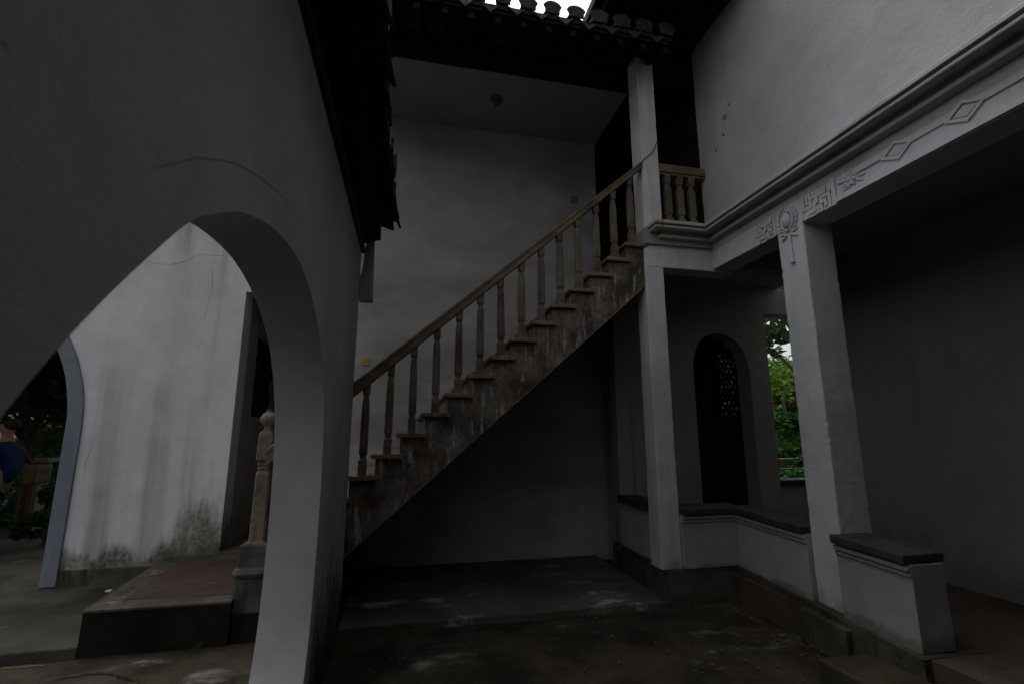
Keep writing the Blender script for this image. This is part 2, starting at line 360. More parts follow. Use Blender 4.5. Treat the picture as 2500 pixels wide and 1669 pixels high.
# ------------------------------------------------------------------ stair hall behind the staircase
hall = thing('stair_hall', 'white plastered stair hall with flat ceiling and tiled eave behind the staircase', 'building', (1.0, 6.1, 0))
bm = bmesh.new(); bm_box(bm, -0.80, 2.60, 6.1, 6.3, 0.0, 5.95); cuts(bm, 0.35)
finish(bm, 'back_wall', M['wall_hall'], hall, 0, 0.004, 1.5)
bm = bmesh.new(); bm_box(bm, -1.2, 2.60, 4.955, 6.09, 5.83, 5.95); finish(bm, 'ceiling', M['ceil'], hall)
rbox('eave_beam', (-1.2, 2.64, 4.70, 4.95, 5.815, 6.06), M['black_wood'], hall, 0.01, 0.4, 0.003)
# sloping roof body: soffit boards, rafters, roof deck
EY, EZ = 3.97, 5.655         # eave edge, underside of boards
slope = (5.98 - EZ) / (4.72 - EY)
bm = bmesh.new()
prism(bm, [(EY, EZ), (EY, EZ + 0.03), (6.6, EZ + 0.03 + slope * (6.6 - EY)), (6.6, EZ + slope * (6.6 - EY))], 'x', -1.2, 2.60)
roof = finish(bm, 'roof_boards', M['black_wood'], hall)
for k in range(15):
    x = -1.1 + 0.262 * k
    bm = bmesh.new(); prism(bm, [(EY + 0.03, EZ - 0.07), (EY + 0.03, EZ - 0.003), (4.72, EZ - 0.003 + slope * (4.72 - EY - 0.03) + 0.008), (4.72, EZ - 0.07 + slope * (4.72 - EY))], 'x', x - 0.03, x + 0.03)
    finish(bm, 'rafter', M['black_wood'], roof)
bm = bmesh.new(); bm_box(bm, -1.2, 2.62, EY - 0.02, EY + 0.028, EZ + 0.034, EZ + 0.075); finish(bm, 'eave_board', M['black_wood'], roof)

def drip_tile_mesh():
    """crescent channel tile with its pointed pendant; local x along the eave, y outward (negative), z up"""
    bm = bmesh.new(); W = 0.093; n_ = 10
    def top(u): return -0.034 * (1 - u * u)
    front_t, front_b, back_t, back_b = [], [], [], []
    for i in range(n_ + 1):
        u = -1 + 2 * i / n_
        x = u * W; zt = top(u)
        drop = 0.088 * (1 - abs(u)) ** 0.8 * (1 - 0.25 * math.sin(abs(u) * PI)) + 0.012
        front_t.append(bm.verts.new((x, -0.052, zt - 0.003))); front_b.append(bm.verts.new((x, -0.052 - drop * 0.28, zt - drop)))
        back_t.append(bm.verts.new((x, 0.62, zt + 0.24))); back_b.append(bm.verts.new((x, -0.036 - drop * 0.26, zt - drop)))
    bk = [bm.verts.new((v.co.x, -0.034, v.co.z - 0.014)) for v in front_t]
    bb = [bm.verts.new((v.co.x, 0.62, v.co.z - 0.014)) for v in back_t]
    for i in range(n_):
        bm.faces.new((front_t[i], front_b[i], front_b[i + 1], front_t[i + 1]))
        bm.faces.new((front_t[i], front_t[i + 1], back_t[i + 1], back_t[i]))
        bm.faces.new((front_b[i], back_b[i], back_b[i + 1], front_b[i + 1]))
        bm.faces.new((back_b[i], bk[i], bk[i + 1], back_b[i + 1]))
        bm.faces.new((bk[i], bb[i], bb[i + 1], bk[i + 1]))
        bm.faces.new((back_t[i], back_t[i + 1], bb[i + 1], bb[i]))
    bmesh.ops.recalc_face_normals(bm, faces=bm.faces)
    me = bpy.data.meshes.new('drip_tile'); bm.to_mesh(me); bm.free(); me.materials.append(M['tile']); return me
def cap_tile_mesh():
    """half-round cover tile ending in an upright fan with a scalloped rim"""
    bm = bmesh.new()
    pts = [(-0.078, -0.035)]
    pts.append((-0.080, 0.008)); pts.append((-0.088, 0.028))
    n_ = 44
    for i in range(n_ + 1):
        a = PI * (1.0 - i / n_) * 0.86 + PI * 0.07
        r = 0.098 + 0.008 * abs(math.sin(i / n_ * PI * 8))
        pts.append((r * math.cos(a), 0.022 + r * 0.78 * math.sin(a)))
    pts += [(0.088, 0.028), (0.080, 0.008), (0.078, -0.035)]
    prism(bm, pts, 'y', -0.055, -0.037)
    n2 = 8; ring0, ring1, r2, r3 = [], [], [], []
    for i in range(n2 + 1):
        a = PI * i / n2; c, s_ = math.cos(a), math.sin(a)
        ring0.append(bm.verts.new((0.066 * c, -0.037, 0.055 * s_))); ring1.append(bm.verts.new((0.066 * c, 0.62, 0.055 * s_ + 0.26)))
        r2.append(bm.verts.new((0.052 * c, -0.037, 0.041 * s_))); r3.append(bm.verts.new((0.052 * c, 0.62, 0.041 * s_ + 0.26)))
    for i in range(n2):
        bm.faces.new((ring0[i], ring0[i + 1], ring1[i + 1], ring1[i])); bm.faces.new((r2[i + 1], r2[i], r3[i], r3[i + 1]))
        bm.faces.new((ring1[i], ring1[i + 1], r3[i + 1], r3[i])); bm.faces.new((ring0[i + 1], ring0[i], r2[i], r2[i + 1]))
    bmesh.ops.recalc_face_normals(bm, faces=bm.faces)
    me = bpy.data.meshes.new('cap_tile'); bm.to_mesh(me); bm.free(); me.materials.append(M['tile']); return me
DRIP, CAP = drip_tile_mesh(), cap_tile_mesh()
def tile_row(parent, origin, direction, out, count, pitch, seed, wob=1.0):
    """alternating pan and cover tiles along an eave; direction along it, 'out' pointing outward"""
    rnd = random.Random(seed)
    rz = math.atan2(-out[0], out[1]) + PI         # local -y goes outward
    base = world_loc(parent)
    for k in range(count):
        for me, off, dz, nm in ((DRIP, 0.0, 0.0, 'drip_tile'), (CAP, 0.5, 0.045, 'cap_tile')):
            o = bpy.data.objects.new(nm, me); COL.objects.link(o); o.parent = parent
            q = Vector(origin) + Vector(direction) * pitch * (k + off) + Vector((out[0], out[1], 0)) * rnd.uniform(-.012, .012) * (wob - 1)
            o.location = q + Vector((0, 0, dz + rnd.uniform(-0.006, 0.006) * wob)) - base
            o.rotation_euler = (rnd.uniform(-0.06, 0.06) * wob, rnd.uniform(-0.05, 0.05) * wob, rz + rnd.uniform(-0.05, 0.05)); o.scale = (rnd.uniform(.94, 1.08), 1, rnd.uniform(.88, 1.12)) if nm == 'cap_tile' else (1, 1, 1)
tile_row(roof, (2.43 - 0.254 * 14, EY + 0.03, EZ + 0.092), (1, 0, 0), (0, -1), 15, 0.254, 5)
# deck of the roof slope above the tiles' tails
bm = bmesh.new()
prism(bm, [(EY + 0.45, EZ + 0.10 + slope * 0.45), (EY + 0.45, EZ + 0.19 + slope * 0.45), (7.0, EZ + 0.19 + slope * (7.0 - EY)), (7.0, EZ + 0.10 + slope * (7.0 - EY))], 'x', -1.2, 2.60)
finish(bm, 'tile_field', M['tile'], roof)

lamp = thing('ceiling_lamp', 'small round tarnished lamp fixture on the hall ceiling', 'lamp', (0.98, 5.41, 5.83))
bm = bmesh.new(); lathe(bm, [(0.075, 5.829), (0.075, 5.812), (0.06, 5.80), (0.03, 5.795)], 0.98, 5.41); finish(bm, 'rose', M['lamp'], lamp, smooth=False)
bm = bmesh.new(); lathe(bm, [(0.03, 5.795), (0.036, 5.775), (0.036, 5.745), (0.022, 5.725)], 0.98, 5.41); finish(bm, 'socket', M['lamp'], lamp)
sw = thing('light_switch', 'yellowed square light switch on the white wall behind the handrail', 'switch', (-0.525, 6.095, 2.42))
rbox('switch_plate', (-0.573, -0.483, 6.082, 6.099, 2.415, 2.505), M['switch'], sw, 0.003, 0, 0)
rbox('rocker', (-0.556, -0.50, 6.076, 6.081, 2.44, 2.48), M['switch2'], sw, 0.002, 0, 0)
ob = thing('junction_box', 'small rusty box high on the hall wall beside the dark doorway', 'junction box', (2.26, 6.095, 4.9))
rbox('box_body', (2.21, 2.31, 6.085, 6.099, 4.86, 4.96), M['box'], ob, 0.003, 0, 0)

# ------------------------------------------------------------------ staircase
st = thing('staircase', 'stained cement staircase with turned balusters rising right along the white wall', 'staircase', (-1.2, 4.4, 0.32))
R_, G_ = 0.1792, 0.2055
def xr(k): return -0.235 + G_ * k
def tz(k): return 1.235 + R_ * k
K0, K1 = -3, 13
poly = []
xs0 = xr(K0) - 0.23
soff = lambda x: 0.88 * x + 0.982
poly.append((xs0 + 0.005, 0.33))
for k in range(K0, K1 + 1):
    xl = xr(k) - 0.225
    poly += [(xl, tz(k) - 0.042)] if k == K0 else [(xl, tz(k - 1) - 0.042), (xl, tz(k) - 0.042)]
poly += [(2.405, tz(K1) - 0.042), (2.405, soff(2.405))]
xb = (0.33 - 0.982) / 0.88
poly.append((xb, 0.33))
bm = bmesh.new(); prism(bm, poly, 'y', 4.425, 6.085)
finish(bm, 'stair_body', M['stair'], st, 0.004, 0.0)
rbox('bottom_step', (-1.32, -1.0, 4.70, 6.08, 0.33, 0.515), M['tread'], st, 0.012, 0.12, 0.003)
# chipped pale edge bead along the lower edge of the stringer
bm = bmesh.new(); tube(bm, [(x, 4.424, soff(x) + 0.006 + 0.003 * noise.noise(Vector((x * 9, 0, 0)))) for x in [-0.6 + 0.05 * i for i in range(60)]], 0.0065, 6)
finish(bm, 'stringer_bead', M['newel'], st)
trme = None
for k in range(K0, K1 + 1):
    bm = bmesh.new()
    z1 = tz(k); x0, x1 = xr(k) - 0.265, xr(k)
    prof = [(x1, z1 - 0.04), (x1, z1), (x0 + 0.012, z1), (x0 + 0.003, z1 - 0.007), (x0, z1 - 0.02), (x0 + 0.003, z1 - 0.033), (x0 + 0.012, z1 - 0.04)]
    prism(bm, prof, 'y', 4.385 if k > K0 else 4.70, 6.08)
    cuts(bm, 0.09, 18)
    finish(bm, 'tread', M['tread'], st, 0.006, 0.0025, 6.0, seed=k)
def baluster_mesh(h):
    bm = bmesh.new()
    s = [(0, .034, .004), (.125, .034, .004), (.14, .025, .006), (.165, .025, .009), (.178, .033, .012), (.20, .034, .010), (.48, .032, .010), (h - .20, .030, .010),
         (h - .165, .028, .012), (h - .145, .022, .008), (h - .12, .022, .008), (h - .105, .030, .004), (h, .030, .004)]
    loft(bm, s); bmesh.ops.recalc_face_normals(bm, faces=bm.faces)
    me = bpy.data.meshes.new('baluster'); bm.to_mesh(me); bm.free(); me.materials.append(M['baluster']); return me
rt = lambda x: 2.064 + 0.862 * (x + 0.433)
rb_ = lambda x: 1.925 + 0.878 * (x + 0.447)
rnd = random.Random(3)
base = world_loc(st)
for k in range(K0 + 1, K1 + 1):
    x = -0.358 + 0.2016 * k
    if k < 0: x = xr(k) - 0.125
    zb = tz(k) + 0.0; h = rb_(x) - zb + 0.035
    o = bpy.data.objects.new('baluster', baluster_mesh(h)); COL.objects.link(o); o.parent = st
    o.location = Vector((x * 1.006, 4.43, zb)) - base
    o.rotation_euler = (rnd.uniform(-.006, .006), rnd.uniform(-.008, .008), rnd.uniform(-.04, .04))
# handrail: moulded section swept up the slope
bm = bmesh.new()
prof = [(-.048, 0.0), (-.048, .62), (-.055, .68), (-.055, .92), (-.04, 1.0), (.04, 1.0), (.055, .92), (.055, .68), (.048, .62), (.048, 0.0)]
xs = [-1.12 + (2.425 + 1.12) * i / 40 for i in range(41)]
rings = []
for x in xs:
    lo, hi = rb_(x), rt(x); w_ = 0.003 * noise.noise(Vector((x * 4, 1, 0)))
    rings.append([bm.verts.new((x, 4.43 + py * 0.9 + w_, lo + (hi - lo) * pz + w_)) for py, pz in prof])
for a, b2 in zip(rings, rings[1:]):
    for k in range(len(prof)): bm.faces.new((a[k], a[(k + 1) % len(prof)], b2[(k + 1) % len(prof)], b2[k]))
bm.faces.new(rings[0][::-1]); bm.faces.new(rings[-1])
finish(bm, 'handrail', M['rail'], st)
# newel at the foot
nw = None
bm = bmesh.new(); cx, cy2 = -1.165, 4.545
loft(bm, [(0.20, .135, .01), (0.46, .115, .01), (0.47, .135, .03), (0.50, .15, .04), (0.53, .135, .03), (0.54, .112, .008), (0.70, .105, .008), (.712, .098, .008)], cx, cy2)
finish(bm, 'newel_pedestal', M['pedestal'], st, 0.003, 0.003, 6)
bm = bmesh.new()
loft(bm, [(.71, .075, .012), (.73, .062, .014), (1.26, .057, .014), (1.285, .046, .02), (1.295, .05, .02), (1.305, .054, .02), (1.318, .046, .02), (1.33, .054, .02), (1.345, .054, .02), (1.355, .046, .02), (1.372, .06, .012),
          (1.385, .064, .008), (1.59, .058, .010), (1.612, .046, .018), (1.618, .036, .014), (1.64, .030, .012), (1.655, .036, .014)], cx, cy2)
nw = finish(bm, 'newel_post', M['newel'], st, 0.0, 0.002, 8)
bm = bmesh.new(); lathe(bm, [(0.03 if i in (0, 12) else 0.068 * math.sin(PI * (0.12 + 0.88 * i / 12)) + 0.004, 1.65 + 0.145 * i / 12) for i in range(13)], cx, cy2, 20)
finish(bm, 'ball_finial', M['newel'], nw, smooth=True)

# ------------------------------------------------------------------ stone platform at the stair foot
pf = thing('stone_platform', 'low dark stone platform with reddish cement top at the stair foot', 'platform', (-1.5, 4.4, 0))
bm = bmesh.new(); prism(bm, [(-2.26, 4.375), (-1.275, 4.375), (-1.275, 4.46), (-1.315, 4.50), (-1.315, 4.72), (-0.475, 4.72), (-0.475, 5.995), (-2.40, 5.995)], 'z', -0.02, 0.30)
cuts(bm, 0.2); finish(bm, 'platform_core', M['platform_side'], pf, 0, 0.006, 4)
bm = bmesh.new(); prism(bm, [(-2.268, 4.368), (-1.27, 4.368), (-1.27, 4.46), (-1.31, 4.505), (-1.31, 4.72), (-0.475, 4.72), (-0.475, 5.99), (-2.408, 5.99)], 'z', 0.301, 0.322)
cuts(bm, 0.2); finish(bm, 'border_slab', M['platform'], pf, 0.005, 0.003, 4)
bm = bmesh.new(); prism(bm, [(-2.10, 4.57), (-1.33, 4.53), (-1.33, 4.74), (-0.5, 4.74), (-0.5, 5.72), (-2.19, 5.72)], 'z', 0.31, 0.327)
finish(bm, 'cement_panel', M['red_cement'], pf, 0.003)
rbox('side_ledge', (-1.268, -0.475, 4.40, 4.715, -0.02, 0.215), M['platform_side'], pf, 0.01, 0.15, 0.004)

# ------------------------------------------------------------------ near arched wall on the left
aw = thing('arched_wall', 'tall shaded plaster wall pierced by a wide arch close on the left', 'wall', (-0.6, 2, 0))
AX = -0.47
arch = [(0.95, 0.0), (0.80, 0.18), (0.68, 0.42), (0.61, 0.75), (0.59, 1.1), (0.60, 1.40), (0.635, 1.53), (0.687, 1.616), (0.773, 1.727), (0.90, 1.866), (1.082, 2.042), (1.194, 2.112), (1.356, 2.195), (1.542, 2.255), (1.70, 2.29), (1.86, 2.308), (2.0, 2.312), (2.12, 2.304),
        (2.26, 2.278), (2.39, 2.238), (2.54, 2.172), (2.684, 2.084), (2.79, 1.985), (2.875, 1.868), (2.935, 1.75), (2.985, 1.60), (3.015, 1.44), (3.03, 1.25), (3.032, 1.05), (3.022, 0.82), (2.995, 0.60), (2.945, 0.42), (2.875, 0.27), (2.78, 0.12), (2.68, 0.0)]
def smooth_curve(p, k=4):
    """Catmull-Rom through the points between the two straight jambs"""
    out = []
    for i in range(len(p) - 1):
        a0, a1, a2, a3 = p[max(i - 1, 0)], p[i], p[i + 1], p[min(i + 2, len(p) - 1)]
        for j in range(k):
            u = j / k
            out.append(tuple(.5 * (2 * a1[q] + (a2[q] - a0[q]) * u + (2 * a0[q] - 5 * a1[q] + 4 * a2[q] - a3[q]) * u * u + (3 * a1[q] - a0[q] - 3 * a2[q] + a3[q]) * u ** 3) for q in (0, 1)))
    return out + [p[-1]]
arch = smooth_curve(arch)
bm = bmesh.new(); prism(bm, [(-3.0, 0.0)] + arch + [(4.42, 0.0), (4.42, 3.30), (-3.0, 3.30)], 'x', AX - 0.262, AX)
bm.normal_update(); bmesh.ops.triangulate(bm, faces=[f for f in bm.faces if len(f.verts) > 8], ngon_method='EAR_CLIP')
finish(bm, 'wall_body', M['wall_arch'], aw, 0.0)
# top fillet, eave boards and tiles leaning over the courtyard
rbox('top_fillet', (AX + 0.001, AX + 0.03, -3.0, 4.44, 3.235, 3.305), M['cap'], aw, 0.006, 0.3, 0.003)
bm = bmesh.new(); prism(bm, [(AX - 0.6, 3.72), (AX - 0.6, 3.76), (-0.185, 3.475), (-0.185, 3.44)], 'y', -3.0, 4.33)
eb = finish(bm, 'eave_boards', M['black_wood'], aw)
bm = bmesh.new(); prism(bm, [(AX - 0.26, 3.301), (AX - 0.26, 3.55), (-0.30, 3.47), (-0.30, 3.36), (AX + 0.03, 3.315), (AX + 0.03, 3.301)], 'y', -3.0, 4.38)
finish(bm, 'corbel_course', M['black_wood'], aw, 0.004)
tile_row(eb, (-0.225, -2.9, 3.50), (0, 1, 0), (1, 0), 36, 0.2, 9, 2.6)
bm = bmesh.new(); prism(bm, [(AX + 0.002, 2.78), (-0.352, 2.78), (-0.350, 2.82), (-0.362, 3.38), (-0.43, 3.38), (-0.452, 3.08), (AX + 0.002, 3.0)], 'y', 4.40, 4.50)
finish(bm, 'corbel', M['inner'], aw, 0.006)  # darker plaster than the wall: shade put into the colour
def ribbon(name, pts, w, mat, parent, nrm, seed=1):
    """a crack: thin uneven wedge proud of a surface by a millimetre"""
    bm = bmesh.new(); rn = random.Random(seed); nrm = Vector(nrm); L, R2 = [], []
    pts = [Vector(p) for p in pts]
    dense = []
    for a, b2 in zip(pts, pts[1:]):
        for i in range(6): dense.append(a.lerp(b2, i / 6) + Vector((rn.uniform(-1, 1), rn.uniform(-1, 1), rn.uniform(-1, 1))) * w * 0.9)
    dense.append(pts[-1])
    for i, p in enumerate(dense):
        d = (dense[min(i + 1, len(dense) - 1)] - dense[max(i - 1, 0)]).normalized(); s_ = d.cross(nrm).normalized()
        ww = w * rn.uniform(0.35, 1.0) * (0.35 + 0.65 * math.sin(PI * (i + 0.4) / len(dense)))
        p = p - nrm * (p - pts[0]).dot(nrm)
        L.append(bm.verts.new(p + s_ * ww + nrm * 0.0012)); R2.append(bm.verts.new(p - s_ * ww + nrm * 0.0012))
    for i in range(len(dense) - 1): bm.faces.new((L[i], R2[i], R2[i + 1], L[i + 1]))
    return finish(bm, name, mat, parent)
ribbon('crack', [(AX, y, z) for y, z in ((0.91, 2.066), (1.08, 2.194), (1.285, 2.303), (1.5, 2.375), (1.706, 2.43), (1.87, 2.455), (2.0, 2.47), (2.12, 2.46))], 0.0018, M['crack_soft'], aw, (1, 0, 0), 2)
ribbon('crack', [(AX, y, z) for y, z in ((1.706, 2.43), (1.74, 2.52), (1.75, 2.62), (1.785, 2.73))], 0.0012, M['crack_soft'], aw, (1, 0, 0), 4)

# ------------------------------------------------------------------ garden wall beyond the arch, with gate and passage
gw = thing('garden_wall', 'bright white streaked wall with a grey-banded garden gate beyond the arch', 'wall', (-3, 6.0, 0.08))
GX, GS, GW_, GH = -4.85, 1.65, 1.35, 1.6
gate = [(GX - GW_, 0.24)] + [(GX - GW_ * math.cos(PI * i / 36), GS + GH * math.sin(PI * i / 36)) for i in range(37)] + [(GX + GW_, 0.24)]
bm = bmesh.new()
prism(bm, [(-10, 0.24)] + gate + [(-1.915, 0.24), (-1.915, 3.235), (-0.81, 3.235), (-0.81, 4.7), (-10, 4.7)], 'y', 6.0, 6.26)
bm.normal_update(); bmesh.ops.triangulate(bm, faces=[f for f in bm.faces if len(f.verts) > 8], ngon_method='EAR_CLIP')
finish(bm, 'wall_body', M['wall_garden'], gw)
for nm, a0, a1 in (('wall_plinth', -10, GX - GW_ - 0.001), ('wall_plinth', GX + GW_ + 0.001, -2.40)):
    rbox(nm, (a0, a1, 5.985, 6.25, 0.0, 0.239), M['plinth'], gw, 0.01, 0.2, 0.01)
bm = bmesh.new(); inn, outr = [], []
bp_ = [(GX - GW_, 0.09)] + [(GX - GW_ * math.cos(PI * i / 36), GS + GH * math.sin(PI * i / 36)) for i in range(37)] + [(GX + GW_, 0.09)]
bo_ = [(GX - GW_ - .14, 0.09)] + [(GX - (GW_ + .14) * math.cos(PI * i / 36), GS + (GH + .14) * math.sin(PI * i / 36)) for i in range(37)] + [(GX + GW_ + .14, 0.09)]
for yy in (5.972, 6.28):
    inn.append([bm.verts.new((p[0] - (0.004 if p[0] > GX else -0.004), yy, p[1])) for p in bp_]); outr.append([bm.verts.new((p[0], yy, p[1])) for p in bo_])
nb = len(bp_)
for i in range(nb - 1):
    bm.faces.new((inn[0][i], inn[0][i + 1], outr[0][i + 1], outr[0][i])); bm.faces.new((inn[1][i], outr[1][i], outr[1][i + 1], inn[1][i + 1]))
    bm.faces.new((inn[0][i], inn[1][i], inn[1][i + 1], inn[0][i + 1])); bm.faces.new((outr[0][i], outr[0][i + 1], outr[1][i + 1], outr[1][i]))
for i in (0, nb - 1): bm.faces.new((inn[0][i], outr[0][i], outr[1][i], inn[1][i]))
finish(bm, 'gate_band', M['band'], gw, 0.008, 0.006, 5)
for pts, s_ in ((((-2.95, 3.52), (-2.75, 3.50), (-2.6, 3.56), (-2.45, 3.66), (-2.2, 3.66)), 3), (((-2.3, 3.5), (-2.28, 3.2), (-2.33, 2.9)), 5), (((-2.28, 0.95), (-2.24, 0.85), (-2.26, 0.7), (-2.22, 0.6)), 8), (((-3.25, 1.45), (-3.28, 1.3), (-3.27, 1.15)), 9)):
    ribbon('crack', [(x, 6.0, z) for x, z in pts], 0.0035, M['crack_soft'], gw, (0, -1, 0), s_)
rbox('wall_coping', (-10.1, -0.75, 5.85, 6.42, 4.701, 4.82), M['tile'], gw, 0.02, 0.5, 0.01)
# passage behind the opening: side wall with lattice window, end wall, roof
bm = bmesh.new()
for b3 in ((-2.1, -1.915, 6.261, 6.62, 0.1, 3.4), (-2.1, -1.915, 7.36, 8.6, 0.1, 3.4), (-2.1, -1.915, 6.62, 7.36, 0.1, 1.80), (-2.1, -1.915, 6.62, 7.36, 2.80, 3.4)): bm_box(bm, *b3)
finish(bm, 'passage_wall', M['inner'], gw)
rbox('passage_end', (-2.1, -0.6, 8.6, 8.75, 0.1, 3.4), M['inner'], gw, 0.0, 0, 0)
rbox('passage_roof', (-2.1, -0.6, 6.26, 8.75, 3.405, 3.5), M['wood'], gw, 0.0, 0, 0)
rbox('passage_side', (-0.81, -0.6, 6.31, 8.6, 0.1, 3.4), M['inner'], gw, 0.0, 0, 0)
rbox('passage_floor', (-1.914, -0.812, 5.997, 8.6, 0.05, 0.345), M['platform'], gw, 0.008, 0.3, 0.003)
lw = rbox('lattice_frame', (-1.99, -1.955, 6.621, 7.359, 1.801, 2.799), M['black_wood'], gw, 0, 0, 0)
me = lw.data; bm = bmesh.new()      # pierced lattice: frame bars and ring fretwork
for b3 in ((-1.98, -1.93, 6.62, 6.67, 1.8, 2.8), (-1.98, -1.93, 7.31, 7.36, 1.8, 2.8), (-1.98, -1.93, 6.67, 7.31, 1.8, 1.85), (-1.98, -1.93, 6.67, 7.31, 2.75, 2.8)): bm_box(bm, *b3)
bm.to_mesh(me); bm.free()
def lattice_bars(parent, plane, at, u0, u1, v0, v1, nu, nv, mat):
    """rings joined into a pierced screen; plane 'x' spans y-z, plane 'y' spans x-z"""
    du, dv = (u1 - u0) / nu, (v1 - v0) / nv
    def P(u, v): return (at, u, v) if plane == 'x' else (u, at, v)
    for i in range(nu):
        for j in range(nv):
            bm = bmesh.new()
            rr = random.Random(i * 31 + j * 7 + int(at * 10)); cu, cv = u0 + du * (i + .5 + (.25 if j % 2 else -.25)), v0 + dv * (j + .5)
            pts = [P(cu + du * .54 * math.cos(2 * PI * k / 12), cv + dv * .54 * math.sin(2 * PI * k / 12)) for k in range(13)]
            tube(bm, pts, min(du, dv) * rr.uniform(0.24, 0.44), 5, False)
            finish(bm, 'lattice_ring', mat, parent)
lattice_bars(lw, 'x', -1.955, 6.67, 7.31, 1.85, 2.75, 4, 6, M['black_wood'])

# ------------------------------------------------------------------ gallery building on the right
gb = thing('gallery_building', 'two-storey white gallery with carved beam, cornice and square columns on the right', 'building', (3.4, 3.5, 0))
def PX(y): return 3.20 - max(0.0, (4.36 - y)) * 0.05       # the parapet line runs slightly askew
def DZ(y): return -max(0.0, (4.36 - y)) * 0.022            # and its bed falls a little toward the front
# plinth pieces
bm = bmesh.new()
box8(bm, [(2.40, 4.375, -0.02), (3.3, 4.375, -0.02), (3.3, 4.7, -0.02), (2.40, 4.7, -0.02), (2.40, 4.375, .325), (3.3, 4.375, .325), (3.3, 4.7, .325), (2.40, 4.7, .325)])
cuts(bm, 0.12); finish(bm, 'plinth', M['plinth'], gb, 0, 0.008, 5)
bm = bmesh.new(); bm_box(bm, 2.44, 2.62, 4.70, 5.60, -0.02, 0.33); cuts(bm, 0.12); finish(bm, 'plinth', M['plinth'], gb, 0, 0.008, 5, seed=2)
bm = bmesh.new()
ya, yb = 4.374, 2.56
box8(bm, [(PX(yb) - .045, yb, -.02), (3.55, yb, -.02), (3.55, ya, -.02), (PX(ya) - .02, ya, -.02), (PX(yb) - .045, yb, .30 + DZ(yb)), (3.55, yb, .30 + DZ(yb)), (3.55, ya, .324), (PX(ya) - .02, ya, .324)])
cuts(bm, 0.1); finish(bm, 'plinth', M['plinth'], gb, 0, 0.010, 5, seed=5)
# projecting foot below the middle column
bm = bmesh.new()
box8(bm, [(3.03, 3.07, 0), (3.3, 3.07, 0), (3.3, 3.50, 0), (3.05, 3.50, 0), (3.05, 3.07, .235), (3.3, 3.07, .235), (3.3, 3.50, .245), (3.07, 3.50, .245)])
cuts(bm, 0.1); finish(bm, 'column_foot', M['plinth'], gb, 0.01, 0.007, 6)
rbox('veranda_floor', (3.12, 7.0, -3.0, 7.0, -0.02, 0.256), M['vfloor'], gb, 0.0, 0, 0)
rbox('passage_floor', (2.62, 7.0, 4.7, 5.5, 0.0, 0.30), M['vfloor'], gb, 0.0, 0, 0)
# columns
rbox('column', (2.402, 2.612, 4.398, 4.615, 0.315, 3.45), M['column'], gb, 0.009, 0.03, 0.003, 1, 4, chip=0.006)
rbox('column', (3.2035, 3.50, 3.172, 3.452, 0.235, 3.50), M['column'], gb, 0.010, 0.03, 0.003, 2, 4, chip=0.011)
rbox('column', (2.425, 2.632, 4.398, 4.615, 3.75, 5.90), M['column'], gb, 0.008, 0.04, 0.003, 3, 4, chip=0.005)
rbox('column', (2.47, 2.655, 5.42, 5.60, 0.33, 3.55), M['inner'], gb, 0.01, 0.2, 0.003, 4)
# side wall between pillar and hall wall
rbox('side_wall', (2.60, 2.72, 5.60, 6.3, 0.0, 3.56), M['wall_hall'], gb, 0.0, 0.3, 0.002)
# beams
rbox('beam', (2.405, 3.46, 4.396, 4.61, 3.312, 3.56), M['column'], gb, 0.006, 0.12, 0.003, 5)
bY = rbox('beam', (3.202, 3.46, -3.0, 4.395, 3.332, 3.56), M['column'], gb, 0.006, 0.12, 0.002, 6)
rbox('upper_floor', (2.41, 5.0, 4.365, 6.3, 3.561, 3.74), M['ceil'], gb, 0.0, 0, 0)
rbox('veranda_ceiling', (3.21, 7.0, -3.0, 4.36, 3.561, 3.74), M['ceil'], gb, 0.0, 0, 0)
rbox('cross_beam', (3.47, 4.82, 4.40, 4.60, 3.38, 3.558), M['inner'], gb, 0.006, 0, 0)
# cornice swept round the corner
cprof = [(0.0, 3.535), (0.006, 3.612), (0.078, 3.618), (0.083, 3.623), (0.083, 3.643), (0.076, 3.649), (0.066, 3.651), (0.066, 3.690), (0.172, 3.681), (0.181, 3.685), (0.184, 3.690), (0.184, 3.706), (0.146, 3.709), (0.146, 3.722), (0.196, 3.724), (0.200, 3.728), (0.200, 3.754), (0.190, 3.764), (0.0, 3.776)]
path = [(2.63, 4.52, -1, 0), (2.63, 4.394, -1, -1), (3.202, 4.394, -1, -1), (3.202, -3.0, -1, 0)]
bm = bmesh.new(); rings = []
pp = []
for i in range(len(path) - 1):
    a, b2 = path[i], path[i + 1]
    nseg = max(1, int(math.hypot(b2[0] - a[0], b2[1] - a[1]) / 0.12))
    for k in range(nseg):
        f = k / nseg
        if k == 0: pp.append(a)
        else:
            ox, oy = (-1, 0) if i in (0, 2) else (0, -1)
            pp.append((a[0] + (b2[0] - a[0]) * f, a[1] + (b2[1] - a[1]) * f, ox, oy))
pp.append(path[-1])
for x, y, ox, oy in pp:
    jx = 0.0022 * noise.noise(Vector((x * 5, y * 5, 2)))
    rings.append([bm.verts.new((x + ox * p, y + oy * p, z + jx + 0.001 * noise.noise(Vector((x * 17, y * 17, z * 30))))) for p, z in cprof])
for a, b2 in zip(rings, rings[1:]):
    for k in range(len(cprof) - 1): bm.faces.new((a[k], b2[k], b2[k + 1], a[k + 1]))
bm.faces.new(rings[0][::-1]); bm.faces.new(rings[-1])
co = finish(bm, 'cornice', M['cornice'], gb)
